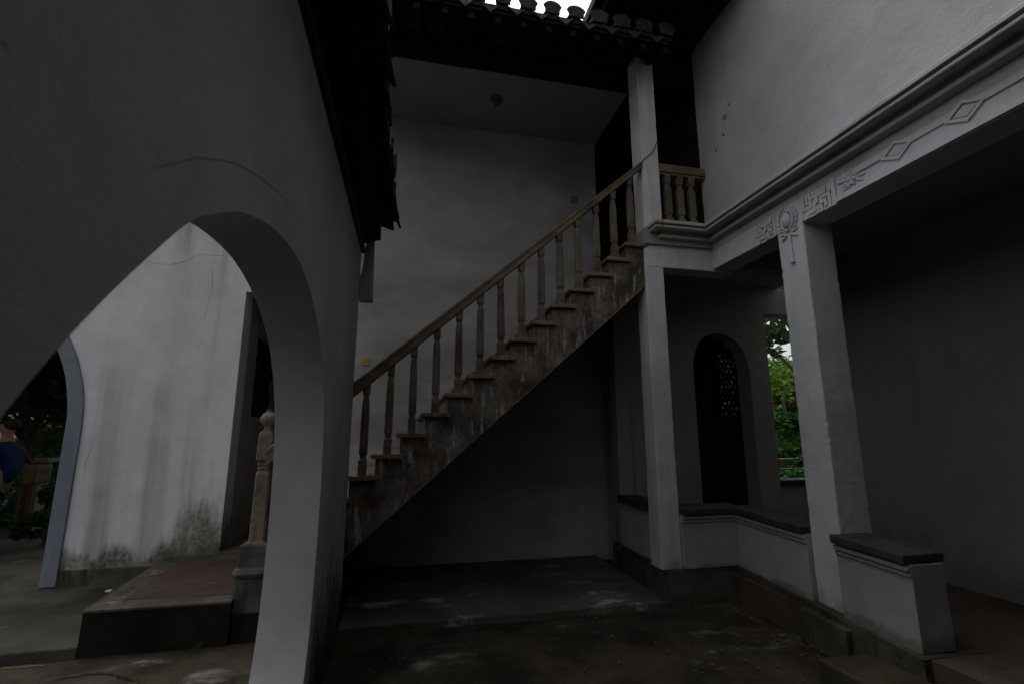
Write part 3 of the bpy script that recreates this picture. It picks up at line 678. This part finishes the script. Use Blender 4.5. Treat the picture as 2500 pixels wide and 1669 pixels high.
for x, w_ in ((2.458, .014), (2.512, .032)):
    bm = bmesh.new(); bm_box(bm, x - w_ / 2, x + w_ / 2, 4.1925, 4.1942, 3.728, 3.755); finish(bm, 'rust_stain', M['rust'], co)
    bm = bmesh.new(); bm_box(bm, x - w_ / 2 * .8, x + w_ / 2 * .8, 4.2085, 4.2102, 3.69, 3.706); finish(bm, 'rust_stain', M['rust'], co)
# upper wall above the cornice
bm = bmesh.new(); bm_box(bm, 3.205, 3.42, -4.0, 4.475, 3.70, 6.9); cuts(bm, 0.15, 40)
uw = finish(bm, 'upper_wall', M['wall_upper'], gb, 0.0, 0.008, 1.6)
for (y, z, s_) in ((3.985, 4.90, .8), (4.17, 4.62, .35), (4.03, 4.72, .35), (3.9, 4.985, .35)):
    bm = bmesh.new(); rn = random.Random(int(y * 100)); n_ = 9
    prism(bm, [(y + s_ * .035 * rn.uniform(.5, 1.1) * math.cos(2 * PI * i / n_), z + s_ * .05 * rn.uniform(.5, 1.1) * math.sin(2 * PI * i / n_)) for i in range(n_)], 'x', 3.196, 3.215)
    finish(bm, 'chipped_hole', M['crack_soft'], uw)
# interior of the upper landing, its darkness put into the near-black colour
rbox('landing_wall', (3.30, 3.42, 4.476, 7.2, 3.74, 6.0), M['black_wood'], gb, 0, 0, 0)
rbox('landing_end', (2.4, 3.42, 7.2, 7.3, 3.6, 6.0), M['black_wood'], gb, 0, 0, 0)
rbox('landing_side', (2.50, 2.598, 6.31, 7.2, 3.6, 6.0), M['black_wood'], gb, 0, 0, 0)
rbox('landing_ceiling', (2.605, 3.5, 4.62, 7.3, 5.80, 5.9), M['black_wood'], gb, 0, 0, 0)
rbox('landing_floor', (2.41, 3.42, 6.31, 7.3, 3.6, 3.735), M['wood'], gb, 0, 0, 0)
# corner roof above the landing: boards, rafters, tiles
cr_ = rbox('corner_roof', (1.80, 3.6, 3.35, 4.9, 6.12, 6.24), M['black_wood'], gb, 0.01, 0, 0)
for k in range(7):
    x = 1.9 + 0.22 * k
    bm = bmesh.new(); bm_box(bm, x, x + .06, 3.37, 4.9, 6.05, 6.118); finish(bm, 'rafter', M['black_wood'], cr_)
rbox('roof_fill', (2.63, 3.6, 4.62, 5.5, 5.905, 6.1), M['black_wood'], cr_, 0, 0, 0)
tile_row(cr_, (1.95, 3.38, 6.32), (1, 0, 0), (0, -1), 6, 0.254, 21)
# main roof of the gallery, above the frame
bm = bmesh.new(); prism(bm, [(3.0, 6.9), (3.0, 6.96), (6.2, 8.0), (6.2, 7.9)], 'y', -4, 4.9); finish(bm, 'main_roof', M['tile'], gb)
# veranda inner walls
rbox('inner_wall', (4.80, 4.98, -3.0, 4.78, 0.236, 3.56), M['inner'], gb, 0.008, 0.4, 0.004)
door = [(3.60, 0.30), (3.60, 2.45), (3.625, 2.585), (3.70, 2.745), (3.80, 2.83), (3.92, 2.88), (4.02, 2.885), (4.12, 2.865), (4.26, 2.79), (4.36, 2.67), (4.415, 2.52), (4.43, 2.40), (4.43, 0.30)]
bm = bmesh.new(); prism(bm, [(2.656, 0.30)] + door + [(4.735, 0.30), (4.735, 3.19), (5.75, 3.19), (5.75, 0.30), (7.0, 0.30), (7.0, 3.56), (2.656, 3.56)], 'y', 5.5, 5.74)
bm.normal_update(); bmesh.ops.triangulate(bm, faces=[f for f in bm.faces if len(f.verts) > 8], ngon_method='EAR_CLIP')
finish(bm, 'far_wall', M['inner'], gb, 0.0)
rbox('window_parapet', (4.736, 5.749, 5.52, 5.72, 0.24, 0.915), M['inner'], gb, 0, 0.3, 0.002)
rbox('window_cap', (4.736, 5.749, 5.48, 5.76, 0.916, 0.985), M['cap'], gb, 0.006, 0.3, 0.003)
rbox('unseen_block_wall', (6.9, 7.05, -3.0, 5.49, 0.0, 3.56), M['inner'], gb, 0, 0, 0)  # unseen wall, added to keep the veranda corridor dark
# shallow lobby behind the arched doorway, closed by a leaf with a pierced upper panel
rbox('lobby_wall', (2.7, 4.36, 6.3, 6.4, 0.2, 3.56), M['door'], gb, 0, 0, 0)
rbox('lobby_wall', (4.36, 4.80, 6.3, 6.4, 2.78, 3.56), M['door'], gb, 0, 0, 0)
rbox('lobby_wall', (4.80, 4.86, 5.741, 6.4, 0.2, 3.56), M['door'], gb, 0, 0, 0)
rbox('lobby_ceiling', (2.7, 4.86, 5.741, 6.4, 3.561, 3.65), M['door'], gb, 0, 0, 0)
rbox('lobby_floor', (2.7, 4.799, 5.5, 6.3, 0.15, 0.29), M['vfloor'], gb, 0, 0, 0)
dp = rbox('door_leaf', (4.362, 4.798, 6.28, 6.33, 0.30, 1.76), M['door'], gb, 0.008, 0, 0)
rbox('recessed_panel', (4.42, 4.74, 6.268, 6.2795, 0.40, 1.66), M['door'], dp, 0.006, 0, 0)
sc_ = rbox('lattice_frame', (4.362, 4.798, 6.27, 6.33, 1.762, 1.82), M['black_wood'], gb, 0, 0, 0)
rbox('frame_stile', (4.362, 4.52, 6.27, 6.33, 1.822, 2.779), M['black_wood'], sc_, 0, 0, 0)
lattice_bars(sc_, 'y', 6.30, 4.52, 4.80, 1.83, 2.775, 4, 12, M['black_wood'])

# parapets
def parapet(name, pts_front, thick, z0s, ends=(0, 0)):
    pass
def par_y(y0, y1, tag_):
    """a bay of the parapet running toward the camera, y0 > y1"""
    xa, xb2 = PX(y0), PX(y1); da, db = DZ(y0), DZ(y1)
    def H(bm, xo0, xo1, za, zb):
        box8(bm, [(xb2 + xo0, y1, za + db), (xb2 + xo1, y1, za + db), (xa + xo1, y0, za + da), (xa + xo0, y0, za + da), (xb2 + xo0, y1, zb + db), (xb2 + xo1, y1, zb + db), (xa + xo1, y0, zb + da), (xa + xo0, y0, zb + da)])
    bm = bmesh.new(); H(bm, 0.005, 0.27, .30, .815); cuts(bm, .1); pr = finish(bm, 'parapet', M['parapet'], gb, 0.006, 0.004, 4, seed=y0)
    bm = bmesh.new(); H(bm, -0.042, 0.29, .818, .876); cuts(bm, .07); finish(bm, 'cap', M['cap'], pr, 0.008, 0.004, 6, seed=y0)
    bm = bmesh.new(); H(bm, -0.024, 0.02, .772, .806); cuts(bm, .15); finish(bm, 'moulding', M['parapet'], pr, 0.010, 0.002, 4)
    bm = bmesh.new(); H(bm, -0.010, 0.02, .742, .766); cuts(bm, .15); finish(bm, 'moulding', M['parapet'], pr, 0.007, 0.002, 4)
    return pr
par_y(4.42, 3.455, 0)
pe = par_y(3.168, 2.60, 1)
bm = bmesh.new(); bm_box(bm, 2.614, 3.30, 4.364, 4.60, .325, .814); cuts(bm, .1); pr = finish(bm, 'parapet', M['parapet'], gb, 0.006, 0.004, 4, seed=9)
bm = bmesh.new(); bm_box(bm, 2.614, 3.30, 4.318, 4.63, .816, .874); cuts(bm, .07); finish(bm, 'cap', M['cap'], pr, 0.008, 0.004, 6)
bm = bmesh.new(); bm_box(bm, 2.614, 3.18, 4.340, 4.40, .772, .806); cuts(bm, .15); finish(bm, 'moulding', M['parapet'], pr, 0.010, 0.002, 4)
bm = bmesh.new(); bm_box(bm, 2.614, 3.192, 4.352, 4.40, .742, .766); cuts(bm, .15); finish(bm, 'moulding', M['parapet'], pr, 0.007, 0.002, 4)
bm = bmesh.new(); bm_box(bm, 2.455, 2.60, 4.617, 5.419, .33, .80); cuts(bm, .12); pr = finish(bm, 'parapet', M['parapet'], gb, 0.006, 0.004, 4, seed=12)
bm = bmesh.new(); bm_box(bm, 2.43, 2.66, 4.617, 5.419, .801, .88); cuts(bm, .08); finish(bm, 'cap', M['cap'], pr, 0.008, 0.004, 6)

# carved ornament on the beam: bars raised from the face, each motif a part of the beam
def bars(name, lines, w=0.012, depth=0.012, x=3.202, parent=bY):
    bm = bmesh.new()
    q_ = 0; depth0 = depth
    for ln in lines:
        for (a, b2) in zip(ln, ln[1:]):
            q_ += 1; depth = depth0 + 0.0006 * (q_ % 7)
            a, b2 = Vector((0, a[0], a[1])), Vector((0, b2[0], b2[1])); d = (b2 - a).normalized(); s_ = Vector((1, 0, 0)).cross(d) * w / 2
            a = a - d * w / 2; b2 = b2 + d * w / 2
            box8(bm, [(x - depth, *(a - s_)[1:]), (x + .002, *(a - s_)[1:]), (x + .002, *(a + s_)[1:]), (x - depth, *(a + s_)[1:]), (x - depth, *(b2 - s_)[1:]), (x + .002, *(b2 - s_)[1:]), (x + .002, *(b2 + s_)[1:]), (x - depth, *(b2 + s_)[1:])])
    me = bpy.data.meshes.new(name); bmesh.ops.recalc_face_normals(bm, faces=bm.faces); bm.to_mesh(me); bm.free()
    return link(name, me, M['column'], parent)
ZB, ZT = 3.345, 3.52
def meander(y0, y1):
    """stepped fretwork between two uprights; y0 nearer the camera"""
    w = y1 - y0; f = lambda u, v: (y0 + u * w, ZB + v * (ZT - ZB))
    return [[f(0, 0), f(0, .62), f(.3, .62), f(.3, .38), f(.14, .38), f(.14, .16)], [f(1, 1), f(1, .42), f(.7, .42), f(.7, .66), f(.86, .66), f(.86, .88)],
            [f(.14, 1), f(.14, .8), f(.46, .8), f(.46, .5), f(.58, .5), f(.58, .16), f(.88, .16), f(.88, 0)], [f(.3, .0), f(.3, .2), f(.44, .2), f(.44, 0)], [f(.58, 1), f(.58, .82), f(.72, .82), f(.72, 1)]]
bars('fret_panel', meander(2.885, 3.135), .026, .008)
bars('fret_panel', meander(3.475, 3.69), .022, .008)
bars('panel_frame', [[(2.838, 3.345), (2.838, 3.53)]], .035, .012)
bars('panel_frame', [[(2.80, 3.362), (-2.9, 3.362)]], .045, .016)
bars('panel_frame', [[(3.155, 3.345), (3.155, 3.53)]], .010, .010)
bars('panel_frame', [[(3.458, 3.345), (3.458, 3.53)]], .010, .010)
# rosette and its leaves
bm = bmesh.new()
fy, fz = 2.70, 3.462
for k in range(8):
    a = 2 * PI * k / 8 + .2
    c = Vector((3.198, fy + .042 * math.cos(a), fz + .042 * math.sin(a)))
    mtx = Matrix.Translation(c) @ Matrix.Rotation(a, 4, 'X') @ Matrix.Diagonal((.018, .028, .017, 1))
    bmesh.ops.create_icosphere(bm, subdivisions=2, radius=1, matrix=mtx)
bmesh.ops.create_icosphere(bm, subdivisions=2, radius=1, matrix=Matrix.Translation((3.196, fy, fz)) @ Matrix.Diagonal((.02, .024, .024, 1)))
for a, l in ((2.75, .075), (3.3, .085), (-2.55, .075), (1.1, .06), (-1.0, .05), (.3, .055)):
    c = Vector((3.199, fy + .085 * math.cos(a), fz + .06 * math.sin(a)))
    bmesh.ops.create_icosphere(bm, subdivisions=2, radius=1, matrix=Matrix.Translation(c) @ Matrix.Rotation(a, 4, 'X') @ Matrix.Diagonal((.012, l * .55, .012, 1)))
finish(bm, 'rosette', M['column'], bY, smooth=True, world=True)
# ribbon of lozenges
def loz(yc, zc): return [[(yc + .10, zc - .008), (yc + .005, zc + .062), (yc - .10, zc + .008), (yc - .005, zc - .062), (yc + .10, zc - .008)]]
lz = []
for yc in (2.335, 1.92, 1.505):
    lz += loz(yc, 3.482)
for a, b2 in ((2.62, 2.44), (2.23, 2.025), (1.815, 1.61)): lz += [[(a, 3.487), (b2, 3.487)]]
bars('lozenge_chain', lz, .018, .012)
for yc in (2.335, 1.92, 1.505):
    bm = bmesh.new(); prism(bm, [(yc + .066, 3.478), (yc + .004, 3.518), (yc - .066, 3.486), (yc - .004, 3.446)], 'x', 3.195, 3.203); finish(bm, 'lozenge_panel', M['column'], bY)
# medallion over the middle column: fruit, ring, laurel, ribbon stem
my, mz, mx = 3.315, 3.412, 3.196
md = bmesh.new()
bmesh.ops.create_uvsphere(md, u_segments=20, v_segments=14, radius=1, matrix=Matrix.Translation((mx - .004, my, mz)) @ Matrix.Diagonal((.038, .046, .068, 1)))
for dy in (-.014, 0, .014): bmesh.ops.create_cone(md, cap_ends=True, segments=6, radius1=.008, radius2=.002, depth=.03, matrix=Matrix.Translation((mx - .012, my + dy, mz + .072)))
md = finish(md, 'medallion_fruit', M['column'], bY, smooth=True)
bm = bmesh.new(); tube(bm, [(mx - .006, my + .062 * math.cos(2 * PI * k / 28), mz + .088 * math.sin(2 * PI * k / 28)) for k in range(29)], .010, 6, False); finish(bm, 'medallion_ring', M['column'], bY, smooth=True)
bm = bmesh.new()
for s_ in (-1, 1):
    for k in range(7):
        a = -1.25 + k * .4
        c = Vector((mx, my + s_ * (.088 * math.cos(a) + .012), mz + .118 * math.sin(a) + .01))
        bmesh.ops.create_icosphere(bm, subdivisions=2, radius=1, matrix=Matrix.Translation(c) @ Matrix.Rotation((a + 1.2) * s_ if s_ > 0 else PI - (a + 1.2), 4, 'X') @ Matrix.Diagonal((.014, .028, .0095, 1)))
for a, l in ((.35, .05), (2.8, .05), (-.5, .045), (3.7, .045)):
    c = Vector((mx, my + .055 * math.cos(a), 3.285 + .035 * math.sin(a)))
    bmesh.ops.create_icosphere(bm, subdivisions=2, radius=1, matrix=Matrix.Translation(c) @ Matrix.Rotation(a, 4, 'X') @ Matrix.Diagonal((.014, l, .011, 1)))
finish(bm, 'laurel_leaves', M['column'], bY, smooth=True)
bm = bmesh.new(); tube(bm, [(mx - .002, 3.312, 3.29), (mx - .004, 3.308, 3.2), (mx - .004, 3.306, 3.05)], [.015, .013, .016], 8); tube(bm, [(mx - .004, 3.306, 3.052), (mx - .004, 3.306, 3.022)], [.022, .024], 8)
finish(bm, 'ribbon_stem', M['column'], bY, smooth=False)

# balcony rail
bl = thing('balcony_railing', 'short brown balcony railing with three balusters above the cornice', 'railing', (2.9, 4.43, 3.765))
rbox('top_rail', (2.634, 3.20, 4.385, 4.475, 4.43, 4.525), M['rail'], bl, 0.008, 0.1, 0.003)
rbox('rail_fillet', (2.634, 3.19, 4.40, 4.46, 4.405, 4.429), M['rail'], bl, 0.003, 0, 0)
bme = baluster_mesh(0.66); base = world_loc(bl)
for x in (2.735, 2.885, 3.03):
    o = bpy.data.objects.new('baluster', bme); COL.objects.link(o); o.parent = bl; o.location = Vector((x, 4.43, 3.762)) - base; o.scale = (1.12, 1.12, 1)
bm = bmesh.new(); pts = [(2.405, 4.39, 4.50), (2.45, 4.385, 4.55), (2.53, 4.383, 4.62), (2.59, 4.385, 4.70), (2.628, 4.388, 4.80)]
tube(bm, pts, 0.005, 6); tag(finish(bm, 'cable', M['cable']), 'thin black cable sagging across the upper column above the handrail', 'cable')

# entrance steps at lower right
s1 = rbox('stone_step', (2.665, 3.07, 1.2, 2.93, -0.02, 0.155), M['step'], None, 0.012, 0.12, 0.006, 3)
tag(s1, 'higher mossy stone step against the gallery plinth at lower right', 'step', 'stone steps up to the gallery')
s2 = rbox('stone_step', (2.27, 2.655, 1.2, 2.80, -0.02, 0.07), M['step'], None, 0.012, 0.12, 0.006, 7)
tag(s2, 'lowest stone step half sunk in the courtyard floor', 'step', 'stone steps up to the gallery')

# unseen building behind the viewer, its height and added porch shading the courtyard
pb = thing('unseen_shade_building', 'unseen white building opposite the staircase, with a low tiled porch added for shade', 'building', (1.4, -3.0, 0))
rbox('wall', (-0.75, 7.0, -3.3, -3.01, 0, 7.5), M['wall'], pb, 0.0, 0, 0)
bm = bmesh.new(); prism(bm, [(-3.01, 4.05), (-3.01, 4.2), (0.75, 3.62), (0.75, 3.52)], 'x', AX + 0.002, 3.19)
pr2 = finish(bm, 'shade_roof', M['black_wood'], pb)  # roof added out of view to darken the near arched wall
tile_row(pr2, (-0.3, 0.72, 3.66), (1, 0, 0), (0, 1), 14, 0.254, 33)

# ================================================================== GARDENS
def foliage(bm, centres, n_, size, rnd, flat=0.6, long=1.8):
    """leaf-shaped faces scattered through clumps"""
    for _ in range(n_):
        c, r = rnd.choice(centres)
        d = Vector((rnd.gauss(0, 1), rnd.gauss(0, 1), rnd.gauss(0, 1))).normalized() * r * rnd.random() ** 0.4
        p = Vector(c) + Vector((d.x, d.y, d.z * flat))
        u = Vector((rnd.gauss(0, 1), rnd.gauss(0, 1), rnd.gauss(0, .5))).normalized(); w = u.cross(Vector((rnd.gauss(0, 1), rnd.gauss(0, 1), rnd.gauss(0, 1)))).normalized()
        s_ = size * rnd.uniform(.6, 1.25); u = u * s_ * long * .5; w = w * s_ * .5
        vs = [bm.verts.new(p - u), bm.verts.new(p - u * .2 + w), bm.verts.new(p + u), bm.verts.new(p - u * .2 - w)]
        bm.faces.new(vs)
def raw(bm, name, mat, parent):
    me = bpy.data.meshes.new(name); bm.to_mesh(me); bm.free(); return link(name, me, mat, parent)
def tree(name, label, cat, loc, h, r, n_, leaf, mat, bark, seed, low=0.35, clumps=26, group=None, trunk_r=0.09, lean=(0, 0), flat=.7, long=1.8):
    rnd = random.Random(seed); t = thing(name, label, cat, loc, group); L = Vector(loc)
    bm = bmesh.new()
    top = L + Vector((lean[0], lean[1], h * .85))
    pts = [L.lerp(top, i / 6) + Vector((rnd.uniform(-1, 1), rnd.uniform(-1, 1), 0)) * .05 * h * .3 * (i > 0) for i in range(7)]
    tube(bm, pts, [trunk_r * (1 - .75 * i / 6) for i in range(7)], 8)
    cs = []
    for i in range(clumps):
        a = rnd.uniform(0, 2 * PI); f = rnd.uniform(low, 1.0); rr = r * math.sin(PI * min(.97, .18 + .8 * (f - low) / (1 - low))) * rnd.uniform(.45, 1.05)
        c = L + Vector((lean[0] * f + rr * math.cos(a), lean[1] * f + rr * math.sin(a), h * f))
        cs.append((c, r * rnd.uniform(.22, .42)))
        if i % 3 == 0:
            s0 = pts[min(6, max(1, int(f * 5)))]
            tube(bm, [s0, s0.lerp(c, .5) + Vector((0, 0, .06 * h * .3)), c], [trunk_r * .4, trunk_r * .25, trunk_r * .1], 5)
    raw(bm, 'trunk', bark, t)
    bm = bmesh.new(); foliage(bm, cs, n_, leaf, rnd, flat, long); raw(bm, 'crown', mat, t)
    return t
tree('gate_tree', 'leafy tree overhanging the garden gate on the left', 'tree', (-6.9, 7.7, 0.08), 4.6, 2.3, 8000, .13, M['leaf_dark'], M['bark'], 41, low=.55, clumps=44, trunk_r=.1)
# right garden, seen through the veranda window and the lattice (lines of sight x/y from 0.70 to 0.94)
struct(rbox('garden_bank', (6, 40, 8.2, 60, -0.2, 0.12), M['terrace'], cell=0))
tree('broadleaf_tree', 'dark broad-leaved tree whose branches hang at the top of the window', 'tree', (9.3, 8.9, 0.1), 5.3, 2.1, 1150, .17, M['leaf_dark'], M['bark'], 11, low=.69, clumps=34, trunk_r=.12, lean=(-0.6, .2))
tree('bamboo_clump', 'bright green feathery clump filling the middle of the window', 'bush', (14.3, 16.2, 0.1), 3.9, 2.6, 9000, .13, M['leaf_light'], M['bark'], 12, low=.15, clumps=60, trunk_r=.07, long=2.6)
tree('bamboo_clump', 'yellow-green clump seen through the lattice of the arched doorway', 'bush', (10.7, 14.5, 0.1), 5.0, 2.0, 7000, .13, M['leaf_light'], M['bark'], 17, low=.12, clumps=50, trunk_r=.07, long=2.4)
tree('dark_shrub', 'dark shrub behind the pale trunk in the window', 'bush', (12.1, 12.9, 0.1), 2.2, 1.2, 5000, .10, M['leaf_dark'], M['bark'], 13, low=.1, clumps=34, trunk_r=.05)
tree('low_shrub', 'deep green low shrub in the lower half of the window', 'bush', (9.3, 10.3, 0.1), 1.9, 1.1, 6000, .07, M['leaf_deep'], M['bark'], 14, low=.08, clumps=36, trunk_r=.04, long=2.4)
bm = bmesh.new(); tube(bm, [(11.2, 12.4, .1), (11.18, 12.38, 1.2), (11.1, 12.4, 2.0), (10.95, 12.3, 2.6)], [.07, .06, .05, .03], 8); tag(raw(bm, 'pale_trunk', M['white_stone'], None), 'thin pale bare trunk standing among the shrubs in the window', 'tree')
bm = bmesh.new(); tube(bm, [(6.6, 8.3, .90), (9.2, 8.3, .86)], .010, 8); hr = finish(bm, 'garden_rail', M['white_stone'])
tag(hr, 'thin white rail crossing the bottom of the window view', 'railing')
tree('low_plant', 'low green plants just outside the window sill, under the white rail', 'bush', (8.0, 8.55, 0.1), .92, .75, 3500, .06, M['leaf_deep'], M['bark'], 52, low=.1, clumps=30, trunk_r=.02)
kw = rbox('garden_kerb', (6.5, 10, 8.75, 8.95, 0, 1.05), M['plinth'], None, .01, .3, .01); tag(kw, 'dark stone kerb below the low shrub in the window', 'kerb')

# left garden, seen through the banded gate
far = rbox('boundary_wall', (-22, -4.5, 14.0, 14.3, 0, 2.05), M['wall_garden'], None, 0, 0, 0); tag(far, 'far white boundary wall behind the garden trees on the left', 'wall')
tree('garden_tree', 'dark leafy tree with reddish trunk standing just beyond the gate', 'tree', (-5.66, 9.0, 0.08), 4.6, 2.4, 9000, .13, M['leaf_dark'], M['bark_red'], 31, low=.42, clumps=40, trunk_r=.085, lean=(.1, 0))
tree('garden_tree', 'dense dark tree farther back in the left garden', 'tree', (-7.4, 11.5, 0.08), 4.8, 2.6, 9000, .13, M['leaf_dark'], M['bark'], 32, low=.42, clumps=40, trunk_r=.1)
tree('round_bush', 'clipped yellow-green bush before the far white wall', 'bush', (-7.85, 12.9, 0.08), 1.65, .75, 4200, .05, M['leaf_yellow'], M['bark'], 33, low=.35, clumps=40, trunk_r=.05)
tree('hedge_shrub', 'dark green hedge shrub behind the stone pedestal', 'bush', (-6.3, 10.6, 0.08), 1.35, 1.2, 6000, .06, M['leaf_deep'], M['bark'], 34, low=.08, clumps=44, trunk_r=.05)
tree('hedge_shrub', 'dark green hedge shrub left of the stone pedestal, behind the person', 'bush', (-7.9, 10.6, 0.08), 1.4, 1.2, 6000, .06, M['leaf_dark'], M['bark'], 35, low=.08, clumps=44, trunk_r=.05)
tree('potted_shrub', 'small dark shrub with yellow tips beside the gate band', 'bush', (-4.78, 8.1, 0.08), .72, .34, 2200, .055, M['leaf_dark'], M['bark'], 36, low=.1, clumps=24, trunk_r=.03)
pd = thing('stone_pedestal', 'pale stone slab on a short pillar in the left garden', 'pedestal', (-5.6, 9.4, 0.08))
rbox('slab_top', (-6.05, -5.55, 9.2, 9.6, 1.14, 1.2), M['white_stone'], pd, .01, .1, .004)
rbox('pillar', (-5.92, -5.68, 9.28, 9.52, 0.08, 1.139), M['white_stone'], pd, .01, .15, .004)

# person half cut by the left edge: back to us, blue top, patterned trousers
PB = Vector((-4.96, 7.42, 0.08))
pr_ = thing('person', 'person in blue top and patterned trousers walking past the gate', 'person', PB)
def skin_mesh(name, joints, edges, mat, parent, lvl=2):
    me = bpy.data.meshes.new(name); me.from_pydata([tuple(PB + Vector((j[1], -j[0], j[2]))) for j in joints], edges, [])
    o = link(name, me, mat, parent)
    md_ = o.modifiers.new('skin', 'SKIN'); md_.use_smooth_shade = True
    for i, j in enumerate(joints):
        sv = me.skin_vertices[0].data[i]; sv.radius = (j[3], j[4] if len(j) > 4 else j[3]); sv.use_root = (i == 0)
    ss = o.modifiers.new('sub', 'SUBSURF'); ss.levels = lvl; ss.render_levels = lvl
    return o
body = [(0, 0, .92, .15, .11), (0, 0, 1.12, .14, .10), (0, 0, 1.32, .16, .10), (0, 0, 1.43, .07), (0, .0, 1.50, .05), (0, -.01, 1.58, .085, .095), (0, -.01, 1.66, .075, .085),
        (.17, 0, 1.36, .055), (.21, .02, 1.12, .042), (.19, -.10, .92, .034), (.18, -.15, .86, .03), (-.17, 0, 1.36, .055), (-.22, .02, 1.12, .042), (-.21, -.06, .90, .034), (-.2, -.09, .83, .03),
        (.09, 0, .86, .085), (.10, -.03, .50, .06), (.10, .05, .09, .04), (.10, -.08, .04, .035), (-.09, 0, .86, .085), (-.10, -.10, .50, .06), (-.10, -.14, .09, .04), (-.10, -.27, .04, .035)]
bedges = [(0, 1), (1, 2), (2, 3), (3, 4), (4, 5), (5, 6), (2, 7), (7, 8), (8, 9), (9, 10), (2, 11), (11, 12), (12, 13), (13, 14), (0, 15), (15, 16), (16, 17), (17, 18), (0, 19), (19, 20), (20, 21), (21, 22)]
skin_mesh('body', body, bedges, M['skin'], pr_)
top = [(0, 0, .86, .185, .135), (0, 0, 1.1, .17, .13), (0, 0, 1.30, .185, .13), (0, 0, 1.40, .10, .09), (.18, 0, 1.36, .078), (.225, .02, 1.12, .066), (.205, -.09, .95, .055), (-.18, 0, 1.36, .078), (-.23, .02, 1.12, .066), (-.22, -.05, .95, .055)]
skin_mesh('blue_top', top, [(0, 1), (1, 2), (2, 3), (2, 4), (4, 5), (5, 6), (2, 7), (7, 8), (8, 9)], M['jacket'], pr_)
tro = [(0, 0, .90, .16, .125), (.09, 0, .80, .11), (.10, -.03, .50, .085), (.10, .045, .12, .068), (-.09, 0, .80, .11), (-.10, -.10, .50, .085), (-.10, -.14, .12, .068)]
skin_mesh('trousers', tro, [(0, 1), (1, 2), (2, 3), (0, 4), (4, 5), (5, 6)], M['trousers'], pr_)
skin_mesh('hair', [(0, -.005, 1.69, .098, .108), (0, .035, 1.63, .10, .095), (0, .055, 1.55, .075)], [(0, 1), (1, 2)], M['hair'], pr_)
for x, y in ((.10, -.02), (-.10, -.21)):
    bm = bmesh.new(); bmesh.ops.create_icosphere(bm, subdivisions=2, radius=1, matrix=Matrix.Translation(PB + Vector((y, -x, .045))) @ Matrix.Diagonal((.13, .05, .045, 1))); finish(bm, 'shoe', M['shoe'], pr_, smooth=True)
# hands: palm and five short curled fingers
for s_, hx, hy, hz in ((1, .18, -.15, .86), (-1, -.2, -.09, .83)):
    bm = bmesh.new(); c = PB + Vector((hy, -hx, hz))
    tube(bm, [c + Vector((0, 0, .03)), c, c + Vector((0, -.01, -.05)), c + Vector((0, -.015, -.075))], [.022, .03, .034, .03], 8)
    for k, l in enumerate((.055, .066, .07, .062)):
        q = c + Vector((0, -.035 + .016 * k, -.075)); tube(bm, [q, q + Vector((-s_ * .006, -.004, -l * .5)), q + Vector((-s_ * .02, -.006, -l))], [.0085, .008, .006], 6)
    tube(bm, [c + Vector((0, -.03, -.02)), c + Vector((-s_ * .01, -.055, -.05)), c + Vector((-s_ * .015, -.06, -.08))], [.011, .0095, .007], 6)
    finish(bm, 'hand', M['skin'], pr_, smooth=True)
bg_ = thing('shoulder_bag', 'brown shoulder bag hanging at the walking person\'s right side', 'bag', PB + Vector((.27, .08, .95)))
bm = bmesh.new(); bm_box(bm, -4.71, -4.56, 7.36, 7.66, .96, 1.20); cuts(bm, .05); finish(bm, 'bag_body', M['bag'], bg_, 0, .02, 6, smooth=True)
bm = bmesh.new(); tube(bm, [(-4.63, 7.42, 1.2), (-4.70, 7.36, 1.38), (-4.84, 7.30, 1.50), (-4.98, 7.34, 1.42)], .012, 6); finish(bm, 'strap', M['bag'], bg_)

# small litter on the ground
ls = bmesh.new(); tube(ls, [(-2.42, 4.31, .006), (-2.56, 4.305, .010), (-2.66, 4.315, .006)], .0035, 5); tag(finish(ls, 'straw_stalk', M['straw']), 'yellow straw stalk lying before the terrace edge', 'straw')
pc = rbox('paper_scrap', (-2.80, -2.75, 5.72, 5.76, .082, .098), M['paper'], None, .004, .02, .006); tag(pc, 'tiny white scrap on the terrace at the foot of the white wall', 'scrap')
# uneven crack in the near ground
cf = [o for o in COL.objects if o.name == 'courtyard_floor'][0]
ribbon('crack', [(-2.21, 4.02, .006), (-2.14, 4.078, .006), (-2.0, 4.1, .006), (-1.87, 4.056, .006), (-1.73, 3.964, .006), (-1.6, 3.9, .006)], 0.012, M['black_wood'], cf, (0, 0, 1), 3)

rl = random.Random(77); bm = bmesh.new()
for i in range(420):
    if i % 3 == 0: x, y = rl.uniform(-0.4, 3.0), 4.36 - abs(rl.gauss(0, .06))          # drifted along the slab edge
    elif i % 3 == 1: x, y = 3.05 - abs(rl.gauss(0, .12)), rl.uniform(2.9, 4.3)         # along the gallery plinth
    else: x, y = rl.uniform(-0.4, 2.9), rl.uniform(2.4, 4.3)
    s_ = rl.uniform(.006, .022); a = rl.uniform(0, 6.28); u = Vector((math.cos(a), math.sin(a), rl.uniform(-.2, .2))) * s_; w = Vector((-math.sin(a), math.cos(a), rl.uniform(-.3, .3))) * s_ * .5
    c = Vector((x, y, .012 + s_ * .2))
    bm.faces.new([bm.verts.new(c - u), bm.verts.new(c + w), bm.verts.new(c + u), bm.verts.new(c - w)])
me = bpy.data.meshes.new('leaf_litter'); bm.to_mesh(me); bm.free()
lt = link('leaf_litter', me, M['litter']); lt['kind'] = 'stuff'; lt['label'] = 'dry brown leaf litter scattered over the dark courtyard floor'
